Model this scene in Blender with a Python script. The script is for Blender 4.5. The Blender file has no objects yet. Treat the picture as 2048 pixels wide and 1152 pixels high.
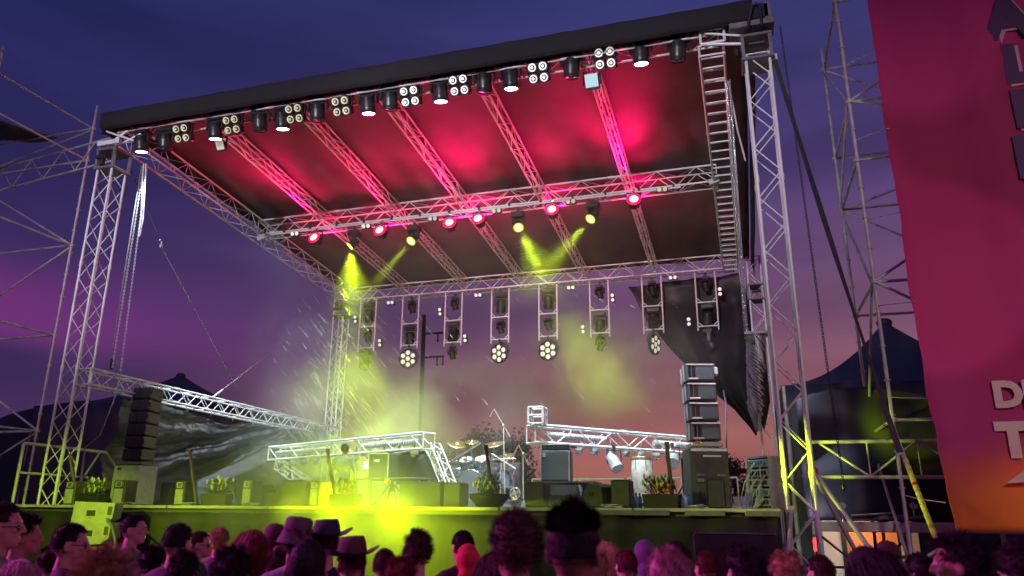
import bpy, math, random
from mathutils import Vector, Matrix, noise
rnd = random.Random(7)
SC = bpy.context.scene
COL = SC.collection
PI = math.pi
R = math.radians
# ------------------------------------------------------------------ camera geometry
FPX, CX, CY = 1500.0, 1024.0, 576.0
YAW, PITCH, ROLL, CAMH = R(16.9), math.atan(447/1500.0), R(0.43), 1.65
fh = Vector((-math.sin(YAW), math.cos(YAW), 0)); r0 = Vector((math.cos(YAW), math.sin(YAW), 0)); zz = Vector((0, 0, 1))
FW = fh*math.cos(PITCH) + zz*math.sin(PITCH)
u0 = -fh*math.sin(PITCH) + zz*math.cos(PITCH)
RT = r0*math.cos(ROLL) + u0*math.sin(ROLL)
UP = u0*math.cos(ROLL) - r0*math.sin(ROLL)
CAM = Vector((0, 0, CAMH))
def ray(px, py): return FW + RT*((px-CX)/FPX) - UP*((py-CY)/FPX)
def at(px, py, Y):
    d = ray(px, py); return CAM + d*(Y/d.y)
def atX(px, py, X):
    d = ray(px, py); return CAM + d*(X/d.x)
def atD(px, py, D):
    return CAM + ray(px, py)*(D)
cd = bpy.data.cameras.new('camera'); cam = bpy.data.objects.new('camera', cd); COL.objects.link(cam)
cd.sensor_width = 36; cd.lens = FPX/2048*36; cd.clip_start = 0.05; cd.clip_end = 3000
m = Matrix((RT, UP, -FW)).transposed().to_4x4(); m.translation = CAM; cam.matrix_world = m
cd.dof.use_dof = True; cd.dof.focus_distance = 14; cd.dof.aperture_fstop = 2.2
SC.camera = cam
SC.view_settings.view_transform = 'Standard'; SC.view_settings.look = 'None'
SC.view_settings.exposure = 0; SC.view_settings.gamma = 1
try:
    SC.cycles.volume_step_rate = 2.0; SC.cycles.volume_max_steps = 256
    SC.cycles.max_bounces = 8; SC.cycles.volume_bounces = 1; SC.cycles.sample_clamp_indirect = 4
    SC.cycles.use_denoising = True
except Exception: pass

# ------------------------------------------------------------------ materials
def nt(name):
    m = bpy.data.materials.new(name); m.use_nodes = True
    t = m.node_tree; b = t.nodes['Principled BSDF']; return m, t, b
def mat(name, col, rough=.6, metal=0., vary=.25, scale=6., bump=.0, bscale=40., spec=.5, sheen=0, trans=0, coat=0):
    m, t, b = nt(name)
    b.inputs['Roughness'].default_value = rough; b.inputs['Metallic'].default_value = metal
    b.inputs['Specular IOR Level'].default_value = spec
    if coat: b.inputs['Coat Weight'].default_value = coat
    tc = t.nodes.new('ShaderNodeTexCoord')
    n = t.nodes.new('ShaderNodeTexNoise'); n.inputs['Scale'].default_value = scale; n.inputs['Detail'].default_value = 5
    t.links.new(tc.outputs['Object'], n.inputs['Vector'])
    cr = t.nodes.new('ShaderNodeValToRGB'); e = cr.color_ramp.elements
    e[0].position = .3; e[1].position = .72
    e[0].color = tuple(c*(1-vary) for c in col)+(1,); e[1].color = tuple(min(1, c*(1+vary)) for c in col)+(1,)
    t.links.new(n.outputs['Fac'], cr.inputs['Fac']); t.links.new(cr.outputs['Color'], b.inputs['Base Color'])
    mr = t.nodes.new('ShaderNodeMapRange'); mr.inputs['To Min'].default_value = max(0, rough-.12); mr.inputs['To Max'].default_value = min(1, rough+.15)
    t.links.new(n.outputs['Fac'], mr.inputs['Value']); t.links.new(mr.outputs['Result'], b.inputs['Roughness'])
    if bump:
        n2 = t.nodes.new('ShaderNodeTexNoise'); n2.inputs['Scale'].default_value = bscale; n2.inputs['Detail'].default_value = 4
        t.links.new(tc.outputs['Object'], n2.inputs['Vector'])
        bp = t.nodes.new('ShaderNodeBump'); bp.inputs['Strength'].default_value = bump; bp.inputs['Distance'].default_value = .02
        t.links.new(n2.outputs['Fac'], bp.inputs['Height']); t.links.new(bp.outputs['Normal'], b.inputs['Normal'])
    return m
def glow(name, col, strength, base=(.3, .3, .3)):
    m, t, b = nt(name)
    b.inputs['Base Color'].default_value = base+(1,); b.inputs['Roughness'].default_value = .15
    b.inputs['Emission Color'].default_value = col+(1,); b.inputs['Emission Strength'].default_value = strength
    return m
M = {}
M['alu'] = mat('brushed_aluminium', (.74, .75, .78), .42, .15, .12, 3, .05, 60)
M['alu_old'] = mat('dull_aluminium', (.5, .49, .47), .5, .2, .2, 3, .05, 60)
M['steel'] = mat('galvanised_steel', (.52, .51, .52), .5, .2, .25, 5, .1, 30)
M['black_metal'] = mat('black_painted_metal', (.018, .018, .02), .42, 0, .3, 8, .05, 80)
M['black_plastic'] = mat('black_plastic', (.025, .025, .028), .35, 0, .3, 8, .05, 90)
M['charcoal'] = mat('charcoal_cabinet_paint', (.06, .06, .065), .5, 0, .25, 10, .15, 120)
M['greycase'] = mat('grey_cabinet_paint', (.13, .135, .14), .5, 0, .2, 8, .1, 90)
M['gunmetal'] = mat('dark_grey_plate', (.16, .15, .16), .5, .2, .2, 6, .1, 40)
M['silver'] = mat('silver_plate', (.55, .56, .57), .35, .5, .2, 6, .05, 60)
M['chrome'] = mat('chrome_plate', (.7, .7, .72), .16, .9, .08, 6)
M['canopy'] = mat('roof_cloth', (.10, .06, .074), .8, 0, .35, 1.2, .6, 2.2)  # grey cloth tinted maroon to carry the red lamp spill
M['fascia'] = mat('fascia_cloth', (.011, .009, .012), .9, 0, .4, 5, .5, 14)
M['tarp'] = mat('black_tarpaulin', (.085, .088, .10), .40, 0, .3, 2.5, .25, 6)
M['tarp_black'] = mat('thin_black_backdrop', (.022, .021, .026), .5, 0, .3, 2.5, .25, 6)
M['skirt'] = mat('black_skirt_cloth', (.014, .014, .015), .7, 0, .3, 3, .2, 10)
M['deck'] = mat('plywood_deck', (.09, .08, .07), .6, 0, .3, 4, .2, 20)
M['rope'] = mat('white_rope', (.6, .6, .6), .7, 0, .2, 30, .4, 120)
M['cable'] = mat('black_cable', (.02, .02, .022), .5, 0, .2, 10)
M['strap'] = mat('dark_webbing_strap', (.03, .025, .035), .7, 0, .3, 20, .2, 80)
M['bronze'] = mat('cymbal_bronze', (.55, .42, .2), .3, .85, .2, 12)
M['wood'] = mat('oiled_wood', (.22, .12, .06), .5, 0, .4, 10, .15, 40)
M['pot'] = mat('dark_planter', (.03, .026, .024), .6, 0, .3, 8, .15, 40)
M['leaf'] = mat('green_leaves', (.09, .14, .035), .5, 0, .5, 20)
M['petal'] = mat('white_petals', (.6, .6, .5), .6, 0, .2, 20)
M['petal_o'] = mat('orange_petals', (.75, .2, .03), .6, 0, .2, 20)
M['pole'] = mat('painted_pole', (.09, .075, .05), .5, 0, .3, 6)
M['tent'] = mat('dark_tent_fabric', (.05, .05, .085), .55, 0, .35, .8, .3, 2)
M['tree'] = mat('dark_foliage', (.035, .04, .02), .7, 0, .5, 3)
M['bark'] = mat('bark', (.06, .045, .035), .8, 0, .4, 6, .3, 20)
M['wall'] = mat('pale_painted_wall', (.55, .5, .45), .7, 0, .15, 2, .15, 20)
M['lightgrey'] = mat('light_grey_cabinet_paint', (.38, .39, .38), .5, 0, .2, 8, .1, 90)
M['amp'] = mat('grey_grille_cloth', (.13, .14, .155), .8, 0, .15, 40, .3, 160)
M['rackgrey'] = mat('rack_enamel', (.5, .53, .55), .4, .2, .15, 8)
M['blue'] = mat('blue_plastic', (.05, .2, .5), .4, 0, .2, 10)
M['redp'] = mat('red_plastic', (.5, .02, .02), .4, 0, .2, 10)
M['orangep'] = mat('orange_plastic', (.7, .2, .03), .4, 0, .2, 10)
M['conga'] = mat('pale_conga_shell', (.68, .66, .6), .4, 0, .3, 9, .2, 14)
M['head_skin'] = mat('drum_head', (.7, .68, .6), .6, 0, .1, 8)
M['edge_yellow'] = mat('pale_edge_strip', (.45, .44, .4), .45, .1, .25, 6, .1, 40)
M['lens_off'] = mat('dark_lens_glass', (.03, .03, .035), .08, 0, .2, 5, coat=1)
M['lens_white'] = glow('lit_white_lens', (.85, .97, 1), 14)
M['lens_cool'] = glow('cool_flood_panel', (.45, .75, .85), .75)
M['lens_dim'] = glow('dim_flood_panel', (.75, .75, .6), .42)
M['lens_red'] = glow('lit_red_lens', (1, .12, .18), 10)
M['halo_red'] = glow('red_lens_halo', (1, 0, .07), 1.3, (.4, .02, .04))  # emissive ring stands in for the red halo round the lens
M['lens_yellow'] = glow('lit_yellow_lens', (.8, 1, .05), 22)
M['halo_yellow'] = glow('yellow_lens_halo', (.55, .7, 0), 1.0, (.3, .3, .02))  # emissive ring stands in for the yellow-green halo
M['blind_w'] = glow('blinder_lamp_white', (1, .96, .88), .55, (.8, .8, .8))
M['blind_y'] = glow('blinder_lamp_amber', (1, .85, .3), .28, (.6, .6, .5))
M['blind_core'] = glow('blinder_bulb', (1, .98, .9), 2.0)
M['led_red'] = glow('red_marker_lamp', (1, .02, .02), 5)
M['led_teal'] = glow('teal_marker_lamp', (.1, .7, .7), .8)
M['led_blue'] = glow('blue_display', (.25, .4, 1), 1.5)
M['work_white'] = glow('work_lamp_face', (.9, 1, 1), 6)

# ------------------------------------------------------------------ mesh building
class MB:
    def __init__(s): s.v = []; s.f = []; s.sm = []; s.g = []
    def add(s, vs, fs, smooth=False):
        o = len(s.v); s.v += [Vector(v) for v in vs]
        s.f += [tuple(i+o for i in f) for f in fs]; s.sm += [smooth]*len(fs); return s
    def box(s, c, size, rot=None, taper=None, bev=0):
        x, y, z = [k/2 for k in size]; tx, ty = taper or (1, 1)
        if bev:
            b = min(bev, x*.45, y*.45, z*.45); vs = []; 
            for sz in (-1, 1):
                for (zo, ins) in ((z-b, 0), (z, b)) if sz > 0 else ((z, b), (z-b, 0)):
                    kx, ky = (tx, ty) if sz > 0 else (1, 1)
                    X, Y = x*kx-ins, y*ky-ins
                    for (px, py) in ((X-b, -Y), (X, -Y+b), (X, Y-b), (X-b, Y), (-X+b, Y), (-X, Y-b), (-X, -Y+b), (-X+b, -Y)):
                        vs.append(Vector((px, py, sz*zo)))
            fs = []
            for k in range(3):
                for i in range(8): fs.append((k*8+i, k*8+(i+1) % 8, k*8+8+(i+1) % 8, k*8+8+i))
            fs.append(tuple(reversed(range(8)))); fs.append(tuple(range(24, 32)))
        else:
            vs = [Vector((sx*x*(tx if sz > 0 else 1), sy*y*(ty if sz > 0 else 1), sz*z)) for sz in (-1, 1) for sy in (-1, 1) for sx in (-1, 1)]
            fs = [(0, 2, 3, 1), (4, 5, 7, 6), (0, 1, 5, 4), (1, 3, 7, 5), (3, 2, 6, 7), (2, 0, 4, 6)]
        q = rot or Matrix.Identity(3)
        return s.add([q @ v + Vector(c) for v in vs], fs)
    def tube(s, p, q, r, r2=None, n=8, cap=True):
        p = Vector(p); q = Vector(q); r2 = r if r2 is None else r2
        d = (q-p); 
        if d.length < 1e-6: return s
        d.normalize(); a = d.orthogonal().normalized(); b = d.cross(a)
        vs = []
        for (c, rr) in ((p, r), (q, r2)):
            for i in range(n):
                t = 2*PI*i/n; vs.append(c+(a*math.cos(t)+b*math.sin(t))*rr)
        s.add(vs, [(i, (i+1) % n, n+(i+1) % n, n+i) for i in range(n)], True)
        if cap: s.add([v.copy() for v in vs], [tuple(reversed(range(n))), tuple(range(n, 2*n))])
        return s
    def path(s, pts, r, n=6, r2=None):
        pts = [Vector(p) for p in pts]; k = len(pts); vs = []; a = None
        for i, p in enumerate(pts):
            d = (pts[min(i+1, k-1)]-pts[max(i-1, 0)]).normalized()
            if a is None: a = d.orthogonal().normalized()
            a = (a-d*a.dot(d)).normalized(); b = d.cross(a)
            rr = r if r2 is None else r+(r2-r)*i/(k-1)
            for j in range(n):
                t = 2*PI*j/n; vs.append(p+(a*math.cos(t)+b*math.sin(t))*rr)
        fs = [(i*n+j, i*n+(j+1) % n, (i+1)*n+(j+1) % n, (i+1)*n+j) for i in range(k-1) for j in range(n)]
        s.add(vs, fs, True)
        s.add([v.copy() for v in vs[:n]+vs[-n:]], [tuple(reversed(range(n))), tuple(range(n, 2*n))])
        return s
    def lathe(s, prof, c=(0, 0, 0), rot=None, n=20, smooth=True, caps=True):
        vs = []; k = len(prof); q = rot or Matrix.Identity(3)
        for (r, z) in prof:
            for i in range(n):
                t = 2*PI*i/n; vs.append(q @ Vector((r*math.cos(t), r*math.sin(t), z))+Vector(c))
        fs = [(i*n+j, i*n+(j+1) % n, (i+1)*n+(j+1) % n, (i+1)*n+j) for i in range(k-1) for j in range(n)]
        s.add(vs, fs, smooth)
        if caps: s.add([v.copy() for v in vs[:n]+vs[-n:]], [tuple(reversed(range(n))), tuple(range(n, 2*n))])
        return s
    def prism(s, poly, d, c=(0, 0, 0), rot=None):
        # poly in local (x,z), extruded along y by +-d/2
        n = len(poly); q = rot or Matrix.Identity(3)
        vs = [q @ Vector((x, -d/2, z))+Vector(c) for x, z in poly]+[q @ Vector((x, d/2, z))+Vector(c) for x, z in poly]
        s.add(vs, [tuple(range(n)), tuple(reversed(range(n, 2*n)))]+[(i+n, (i+1) % n+n, (i+1) % n, i) for i in range(n)])
        return s
    def grid(s, fn, nu, nv, smooth=True, thick=0):
        vs = [Vector(fn(i/nu, j/nv)) for j in range(nv+1) for i in range(nu+1)]
        fs = [(j*(nu+1)+i, j*(nu+1)+i+1, (j+1)*(nu+1)+i+1, (j+1)*(nu+1)+i) for j in range(nv) for i in range(nu)]
        return s.add(vs, fs, smooth)
    def ball(s, c, r, n=12, rot=None):
        if not hasattr(r, '__len__'): r = (r, r, r)
        q = rot or Matrix.Identity(3); vs = []; k = n//2
        for j in range(k+1):
            ph = PI*j/k
            for i in range(n):
                t = 2*PI*i/n; vs.append(q @ Vector((r[0]*math.sin(ph)*math.cos(t), r[1]*math.sin(ph)*math.sin(t), -r[2]*math.cos(ph)))+Vector(c))
        fs = [(j*n+i, j*n+(i+1) % n, (j+1)*n+(i+1) % n, (j+1)*n+i) for j in range(k) for i in range(n)]
        return s.add(vs, fs, True)
    def each(s, name, m, parent=None, off=None, solid=0):
        # one object per primitive that was added
        cuts = s.g+[(len(s.v), len(s.f))]; out = []
        for (v0, f0), (v1, f1) in zip(cuts, cuts[1:]):
            b = MB(); b.v = s.v[v0:v1]; b.f = [tuple(i-v0 for i in f) for f in s.f[f0:f1]]; b.sm = s.sm[f0:f1]
            out.append(b.build(name, m, parent, off, solid))
        return out
    def build(s, name, m, parent=None, off=None, solid=0):
        me = bpy.data.meshes.new(name)
        o3 = Vector((0, 0, 0)) if off is None else Vector(off)
        me.from_pydata([tuple(v-o3) for v in s.v], [], s.f)
        me.polygons.foreach_set('use_smooth', s.sm); me.update()
        me.materials.append(M[m] if isinstance(m, str) else m)
        ob = bpy.data.objects.new(name, me); COL.objects.link(ob)
        if parent is not None: ob.parent = parent
        if solid:
            md = ob.modifiers.new('thick', 'SOLIDIFY'); md.thickness = solid; md.offset = 0
        return ob
def _grp(fn):
    def w(s, *a, **k): s.g.append((len(s.v), len(s.f))); return fn(s, *a, **k)
    return w
for _n in ('box', 'tube', 'path', 'lathe', 'prism', 'grid', 'ball'): setattr(MB, _n, _grp(getattr(MB, _n)))
def each(name, segs, m, parent, off, r, n=8):
    for a, b in segs: MB().tube(a, b, r, n=n).build(name, m, parent, off)
def tag(o, label=None, cat=None, group=None, kind=None):
    if label: o['label'] = label
    if cat: o['category'] = cat
    if group: o['group'] = group
    if kind: o['kind'] = kind
    return o
def thing(name, label, cat, loc=(0, 0, 0), rz=0, group=None):
    o = bpy.data.objects.new(name, None); COL.objects.link(o); o.location = loc; o.rotation_euler = (0, 0, rz); o.empty_display_size = .2
    return tag(o, label, cat, group)
KIDS = {}
def kids(o): return [c for c in COL.objects if c.parent == o]
def copy_tree(o, parent=None, kidmap=None):
    if kidmap is None:
        kidmap = {}
        for c in COL.objects:
            if c.parent: kidmap.setdefault(c.parent.name, []).append(c)
    c = o.copy(); COL.objects.link(c)
    if parent is not None: c.parent = parent
    for ch in kidmap.get(o.name, []): copy_tree(ch, c, kidmap)
    return c
class Proto:
    # a builder that makes the thing once, then copies it with its parts
    def __init__(s, fn): s.fn = fn; s.first = None; s.km = None
    def make(s, label, loc, rz=0, group=None, rot=None):
        if s.first is None:
            o = s.fn(); s.first = o
            s.km = {}
            def walk(p):
                for c in COL.objects:
                    if c.parent == p: s.km.setdefault(p.name, []).append(c); walk(c)
            walk(o)
        else: o = copy_tree(s.first, None, s.km)
        o.location = loc; o.rotation_euler = rot or (0, 0, rz); o['label'] = label
        if group: o['group'] = group
        return o
ORD = 'first second third fourth fifth sixth seventh eighth ninth tenth eleventh twelfth'.split()
def nth(i, n):
    return 'leftmost' if i == 0 else ('rightmost' if i == n-1 else ORD[i]+' from left')
def rotm(ax, ang): return Matrix.Rotation(ang, 3, ax)
def aim(d):  # matrix whose -Z points along d
    return (Vector(d).normalized()).to_track_quat('-Z', 'Y').to_matrix()
EW, ER, EY, EF, ESM, EM, EB, HAZE, EFL = 2500, 800, 9000, 15000, 560, 5200, 1150, 0, 19000
# ------------------------------------------------------------------ world
w = bpy.data.worlds.new('World'); SC.world = w; w.use_nodes = True
t = w.node_tree; bg = t.nodes['Background']; L = t.links.new
tc = t.nodes.new('ShaderNodeTexCoord'); sx = t.nodes.new('ShaderNodeSeparateXYZ'); L(tc.outputs['Generated'], sx.inputs[0])
def ramp(stops):
    c = t.nodes.new('ShaderNodeValToRGB'); el = c.color_ramp.elements
    while len(el) < len(stops): el.new(.5)
    for e, (p, col) in zip(el, stops): e.position = p; e.color = tuple((x/255/12.92 if x/255 < .04045 else ((x/255+.055)/1.055)**2.4) for x in col)+(1,)
    return c
# dusk: afterglow low on the right, deep blue above
right = ramp([(0, (160, 98, 84)), (.10, (150, 92, 92)), (.24, (112, 75, 107)), (.42, (74, 59, 112)), (.62, (48, 51, 106)), (.9, (36, 42, 96))])
left = ramp([(0, (56, 40, 74)), (.12, (64, 44, 92)), (.22, (58, 44, 98)), (.36, (40, 35, 84)), (.55, (32, 37, 93)), (.9, (26, 36, 90))])
for c in (right, left): L(sx.outputs['Z'], c.inputs['Fac'])
az = t.nodes.new('ShaderNodeMapRange'); az.inputs['From Min'].default_value = -.85; az.inputs['From Max'].default_value = -.1; az.interpolation_type = 'SMOOTHSTEP'
L(sx.outputs['X'], az.inputs['Value'])
mx = t.nodes.new('ShaderNodeMixRGB'); L(az.outputs['Result'], mx.inputs['Fac']); L(left.outputs['Color'], mx.inputs['Color1']); L(right.outputs['Color'], mx.inputs['Color2'])
# long thin cloud bands
mp = t.nodes.new('ShaderNodeMapping'); mp.inputs['Scale'].default_value = (1.2, 1.2, 9); mp.inputs['Rotation'].default_value = (0, R(-7), 0); L(tc.outputs['Generated'], mp.inputs['Vector'])
no = t.nodes.new('ShaderNodeTexNoise'); no.inputs['Scale'].default_value = 1.6; no.inputs['Detail'].default_value = 6; L(mp.outputs[0], no.inputs['Vector'])
cl = t.nodes.new('ShaderNodeMapRange'); cl.inputs['From Min'].default_value = .35; cl.inputs['From Max'].default_value = .7; cl.inputs['To Min'].default_value = .8; cl.inputs['To Max'].default_value = 1.2
L(no.outputs['Fac'], cl.inputs['Value'])
m2 = t.nodes.new('ShaderNodeMixRGB'); m2.blend_type = 'MULTIPLY'; m2.inputs['Fac'].default_value = 1
L(mx.outputs['Color'], m2.inputs['Color1']); L(cl.outputs['Result'], m2.inputs['Color2'])
# violet lamp beams in haze, painted into the sky low on the left
bz = t.nodes.new('ShaderNodeMapRange'); bz.interpolation_type = 'SMOOTHSTEP'
bz.inputs['From Min'].default_value = .17; bz.inputs['From Max'].default_value = .25
bz2 = t.nodes.new('ShaderNodeMapRange'); bz2.interpolation_type = 'SMOOTHSTEP'
bz2.inputs['From Min'].default_value = .345; bz2.inputs['From Max'].default_value = .255
bx = t.nodes.new('ShaderNodeMapRange'); bx.interpolation_type = 'SMOOTHSTEP'; bx.inputs['From Min'].default_value = -.46; bx.inputs['From Max'].default_value = -.84
zadd = t.nodes.new('ShaderNodeMath'); zadd.operation = 'MULTIPLY_ADD'; zadd.inputs[1].default_value = .16; L(no.outputs['Fac'], zadd.inputs[0]); L(sx.outputs['Z'], zadd.inputs[2])
zsub = t.nodes.new('ShaderNodeMath'); zsub.operation = 'SUBTRACT'; zsub.inputs[1].default_value = .04; L(zadd.outputs[0], zsub.inputs[0])
L(zsub.outputs[0], bz.inputs['Value']); L(zsub.outputs[0], bz2.inputs['Value']); L(sx.outputs['X'], bx.inputs['Value'])
q1 = t.nodes.new('ShaderNodeMath'); q1.operation = 'MULTIPLY'; L(bz.outputs[0], q1.inputs[0]); L(bz2.outputs[0], q1.inputs[1])
q2 = t.nodes.new('ShaderNodeMath'); q2.operation = 'MULTIPLY'; L(q1.outputs[0], q2.inputs[0]); L(bx.outputs[0], q2.inputs[1])
m3 = t.nodes.new('ShaderNodeMixRGB'); L(q2.outputs[0], m3.inputs['Fac']); L(m2.outputs['Color'], m3.inputs['Color1']); m3.inputs['Color2'].default_value = (.16, .03, .18, 1)
# last physical twilight from the sky model, sun below the horizon
sk = t.nodes.new('ShaderNodeTexSky'); sk.sky_type = 'NISHITA'; sk.sun_disc = False; sk.sun_elevation = R(-4); sk.sun_rotation = R(40)
ml = t.nodes.new('ShaderNodeMixRGB'); ml.blend_type = 'ADD'; ml.inputs['Fac'].default_value = .05
L(m3.outputs['Color'], ml.inputs['Color1']); L(sk.outputs['Color'], ml.inputs['Color2'])
L(ml.outputs['Color'], bg.inputs['Color']); bg.inputs['Strength'].default_value = 1.0

# ------------------------------------------------------------------ trusses
def truss(name, label, p0, p1, w=.36, h=.36, up=(0, 0, 1), bay=.36, rc=.024, rb=.0105, group=None, cat='truss', m='alu', flat=False, rungs=False, n=8):
    p0 = Vector(p0); p1 = Vector(p1); d = (p1-p0); Ln = d.length; d.normalize()
    up = Vector(up); up = (up-d*up.dot(d)).normalized(); sd = d.cross(up).normalized()
    root = thing(name, label, cat, p0, group=group)
    W = 0 if flat else w/2
    offs = [(-1, -1), (-1, 1), (1, 1), (1, -1)] if not flat else [(0, -1), (0, 1)]
    ends = [sd*(a*W)+up*(b*h/2) for a, b in offs]
    for e in ends:
        MB().tube(p0+e, p1+e, rc, n=n).build('chord', m, root, p0)
    b = MB(); k = max(2, round(Ln/bay)); pairs = [(0, 1)] if flat else [(0, 1), (1, 2), (2, 3), (3, 0)]
    for fi, (i, j) in enumerate(pairs):
        A, B = ends[i], ends[j]
        for q in (0, k): b.tube(p0+d*(Ln*q/k)+A, p0+d*(Ln*q/k)+B, rb*1.25, n=5)
        for q in range(k):
            s0, s1 = p0+d*(Ln*q/k), p0+d*(Ln*(q+1)/k)
            if rungs: 
                b.tube(s1+A, s1+B, rb*1.4, n=5)
                if fi % 2: continue
                if q % 4 == fi: b.tube(s0+A, s1+B, rb, n=5)
            elif (q+fi//2) % 2: b.tube(s0+A, s1+B, rb, n=5)
            else: b.tube(s0+B, s1+A, rb, n=5)
    (b.each if rungs else b.build)('rung' if rungs else 'bracing', m, root, p0)
    # bolted joint plates every 2.5 m or so
    pl = MB(); kk = int(Ln//2.5)
    for q in range(1, kk+1):
        c = p0+d*(q*Ln/(kk+1))
        for e in ends: pl.tube(c+e-d*.055, c+e+d*.055, rc*1.35, n=n)
    if kk: pl.each('coupler', m, root, p0)
    return root
# roof plane: z of the main grid underside vs depth
def gz(Y): return 9.36-(Y-11.45)*0.088
TL, TRX = -12.2, .70
YF, YM, YR = 11.45, 16.3, 21.4
truss('support_tower', 'tall front tower carrying the roof beside the low wing truss', (TL, 11.3, 0), (TL, 11.3, 8.45), bay=.40, up=(0, -1, 0), group='roof towers')
truss('support_tower', 'tall front tower with yellow light on its edge next to the hoist chains', (TRX, 11.3, 0), (TRX, 11.3, 8.72), bay=.42, up=(0, -1, 0), group='roof towers')
truss('support_tower', 'rear tower seen through the rain behind the low wing truss', (-12.35, 21.3, 0), (-12.35, 21.3, 8.3), bay=.42, up=(0, -1, 0), group='roof towers')
truss('support_tower', 'rear tower mostly hidden behind the front tower and chain bag', (.68, 21.3, 0), (.68, 21.3, 8.6), bay=.42, up=(0, -1, 0), group='roof towers')
# sleeve heads
def sleeve(x, y, z, label, big=False):
    r = thing('sleeve_block', label, 'sleeve block', (x, y, z))
    MB().box((x, y, z), (.50, .50, .05), bev=.01).box((x, y, z+.42), (.50, .50, .05), bev=.01).each('plate', 'gunmetal', r, (x, y, z))
    f = MB()
    for sx_ in (-1, 1):
        for sy in (-1, 1): f.box((x+sx_*.21, y+sy*.21, z+.21), (.05, .05, .37))
    f.each('corner_post', 'gunmetal', r, (x, y, z))
    g = MB().tube((x-.12, y-.3, z+.2), (x+.12, y-.3, z+.2), .05).tube((x-.3, y, z+.2), (x-.3, y+.001, z+.34), .05)
    g.each('roller', 'black_metal', r, (x, y, z))
    return r
sleeve(TL, 11.3, 8.4, 'pale corner block joining roof and tower under the end of the fascia')
sleeve(TRX, 11.3, 8.62, 'corner block on top of the yellow lit tower by the dark hoist')
sleeve(.68, 21.3, 7.35, 'grey sleeve block on the rear tower half hidden behind the front tower')
sleeve(-12.35, 21.3, 7.75, 'corner block on the rain swept rear tower')
# chain hoist on top of the right tower
r = thing('chain_hoist', 'dark chain hoist on a bracket above the right front tower', 'hoist', (TRX, 11.3, 9.05))
MB().box((TRX-.05, 11.2, 9.22), (.7, .4, .1), bev=.01).box((TRX+.22, 11.2, 9.42), (.1, .3, .36)).build('bracket', 'gunmetal', r, (TRX, 11.3, 9.05))
MB().box((TRX+.1, 11.2, 9.45), (.34, .3, .34), bev=.05).build('motor', 'black_metal', r, (TRX, 11.3, 9.05))
MB().path([(TRX-.12, 10.98, 9.1), (TRX-.02, 10.97, 9.5), (TRX+.04, 10.97, 9.55), (TRX+.1, 10.97, 9.48), (TRX+.1, 10.97, 9.1)], .022).build('cable_loop', 'cable', r, (TRX, 11.3, 9.05))
# roof beams
truss('roof_truss', 'front roof truss with the row of blinders and wash lamps', (-12.2, YF, gz(YF)+.12), (.12, YF, gz(YF)+.12), group='cross trusses', bay=.44)
truss('roof_truss', 'middle roof truss with red and yellow lamps hanging from it', (-12.05, YM, 8.93), (-.1, YM, 9.0), h=.4, w=.4, bay=.45, group='cross trusses')
truss('roof_truss', 'rear roof truss with hanging ladder frames under it', (-12.1, YR, 8.48), (.15, YR, 8.55), h=.4, w=.4, bay=.45, group='cross trusses')
truss('side_truss', 'box side truss sloping along the open left edge of the roof', (-12.1, 11.4, 9.3), (-12.1, 21.3, 8.42), bay=.42, w=.42, h=.42, group='side trusses')
truss('side_truss', 'ladder like side truss along the right edge of the roof', (0.0, 11.4, 9.1), (0.05, 21.3, 8.42), bay=.36, w=.40, h=.2, rungs=True, rb=.014, group='side trusses', n=6)
for i, X in enumerate((-10.1, -8.05, -6.2, -4.2, -2.1)):
    truss('rafter_truss', 'slim rafter truss under the roof cloth, '+nth(i, 5)+' of five', (X, 11.5, gz(11.5)+.12), (X, 21.4, gz(21.4)+.12), w=.15, h=.28, flat=False, bay=.5, rc=.021, rb=.010, group='roof rafters')
# roof cloth and fascia
r = thing('stage_canopy', 'dark sloping roof cloth and fascia over the stage', 'canopy', (-6, 11, 9.5))
def under(u, v):
    X = -12.5+13.1*u; Y = 11.2+10.6*v
    sag = .05*math.sin(u*6.6*PI)**2*math.sin(v*PI)+.05*noise.noise((X*.9, Y*.7, 0))+.03*noise.noise((X*3.5, Y*.9, 3))+.02*abs(math.sin((X+12.2)*PI/2.03))**.3
    return (X, Y, gz(Y)+.36-sag)
MB().grid(under, 90, 60).build('roof_cloth', 'canopy', r, r.location, .03)
f = MB(); prof = [(.05, -.03), (0, 0), (-.02, .04), (-.03, .16), (-.03, .3), (-.02, .40), (.02, .44), (.3, .45)]
nu = 220; vs = []; fs = []
for i in range(nu+1):
    X = -12.42+13.10*i/nu
    for j, (dy, dz) in enumerate(prof):
        nn = noise.noise((X*7, j*.7, 3))*.010+noise.noise((X*1.1, j*.5, 8))*.012
        vs.append((X, 11.02+dy+nn, 9.30+dz*.86+nn+.012*math.sin(X*PI*1.0)**8))
k = len(prof)
fs = [(i*k+j, (i+1)*k+j, (i+1)*k+j+1, i*k+j+1) for i in range(nu) for j in range(k-1)]
f.add(vs, fs, True); f.box((-5.87, 11.2, 9.5), (13.06, .24, .26)); f.build('fascia', 'fascia', r, r.location)
MB().grid(lambda u, v: (-12.40+.02*math.sin(v*9), 11.05+.7*u, 9.66-.5*v*(1-u*.35)+.04*math.sin(u*9)), 14, 8).build('side_flap', 'fascia', r, r.location, .02)
MB().grid(lambda u, v: (.66+.03*math.sin(v*9), 11.05+10.4*u, 9.86-.9*u-(.75+.25*math.sin(u*7)**2)*v), 40, 8).build('side_curtain', 'fascia', r, r.location, .02)
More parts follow.
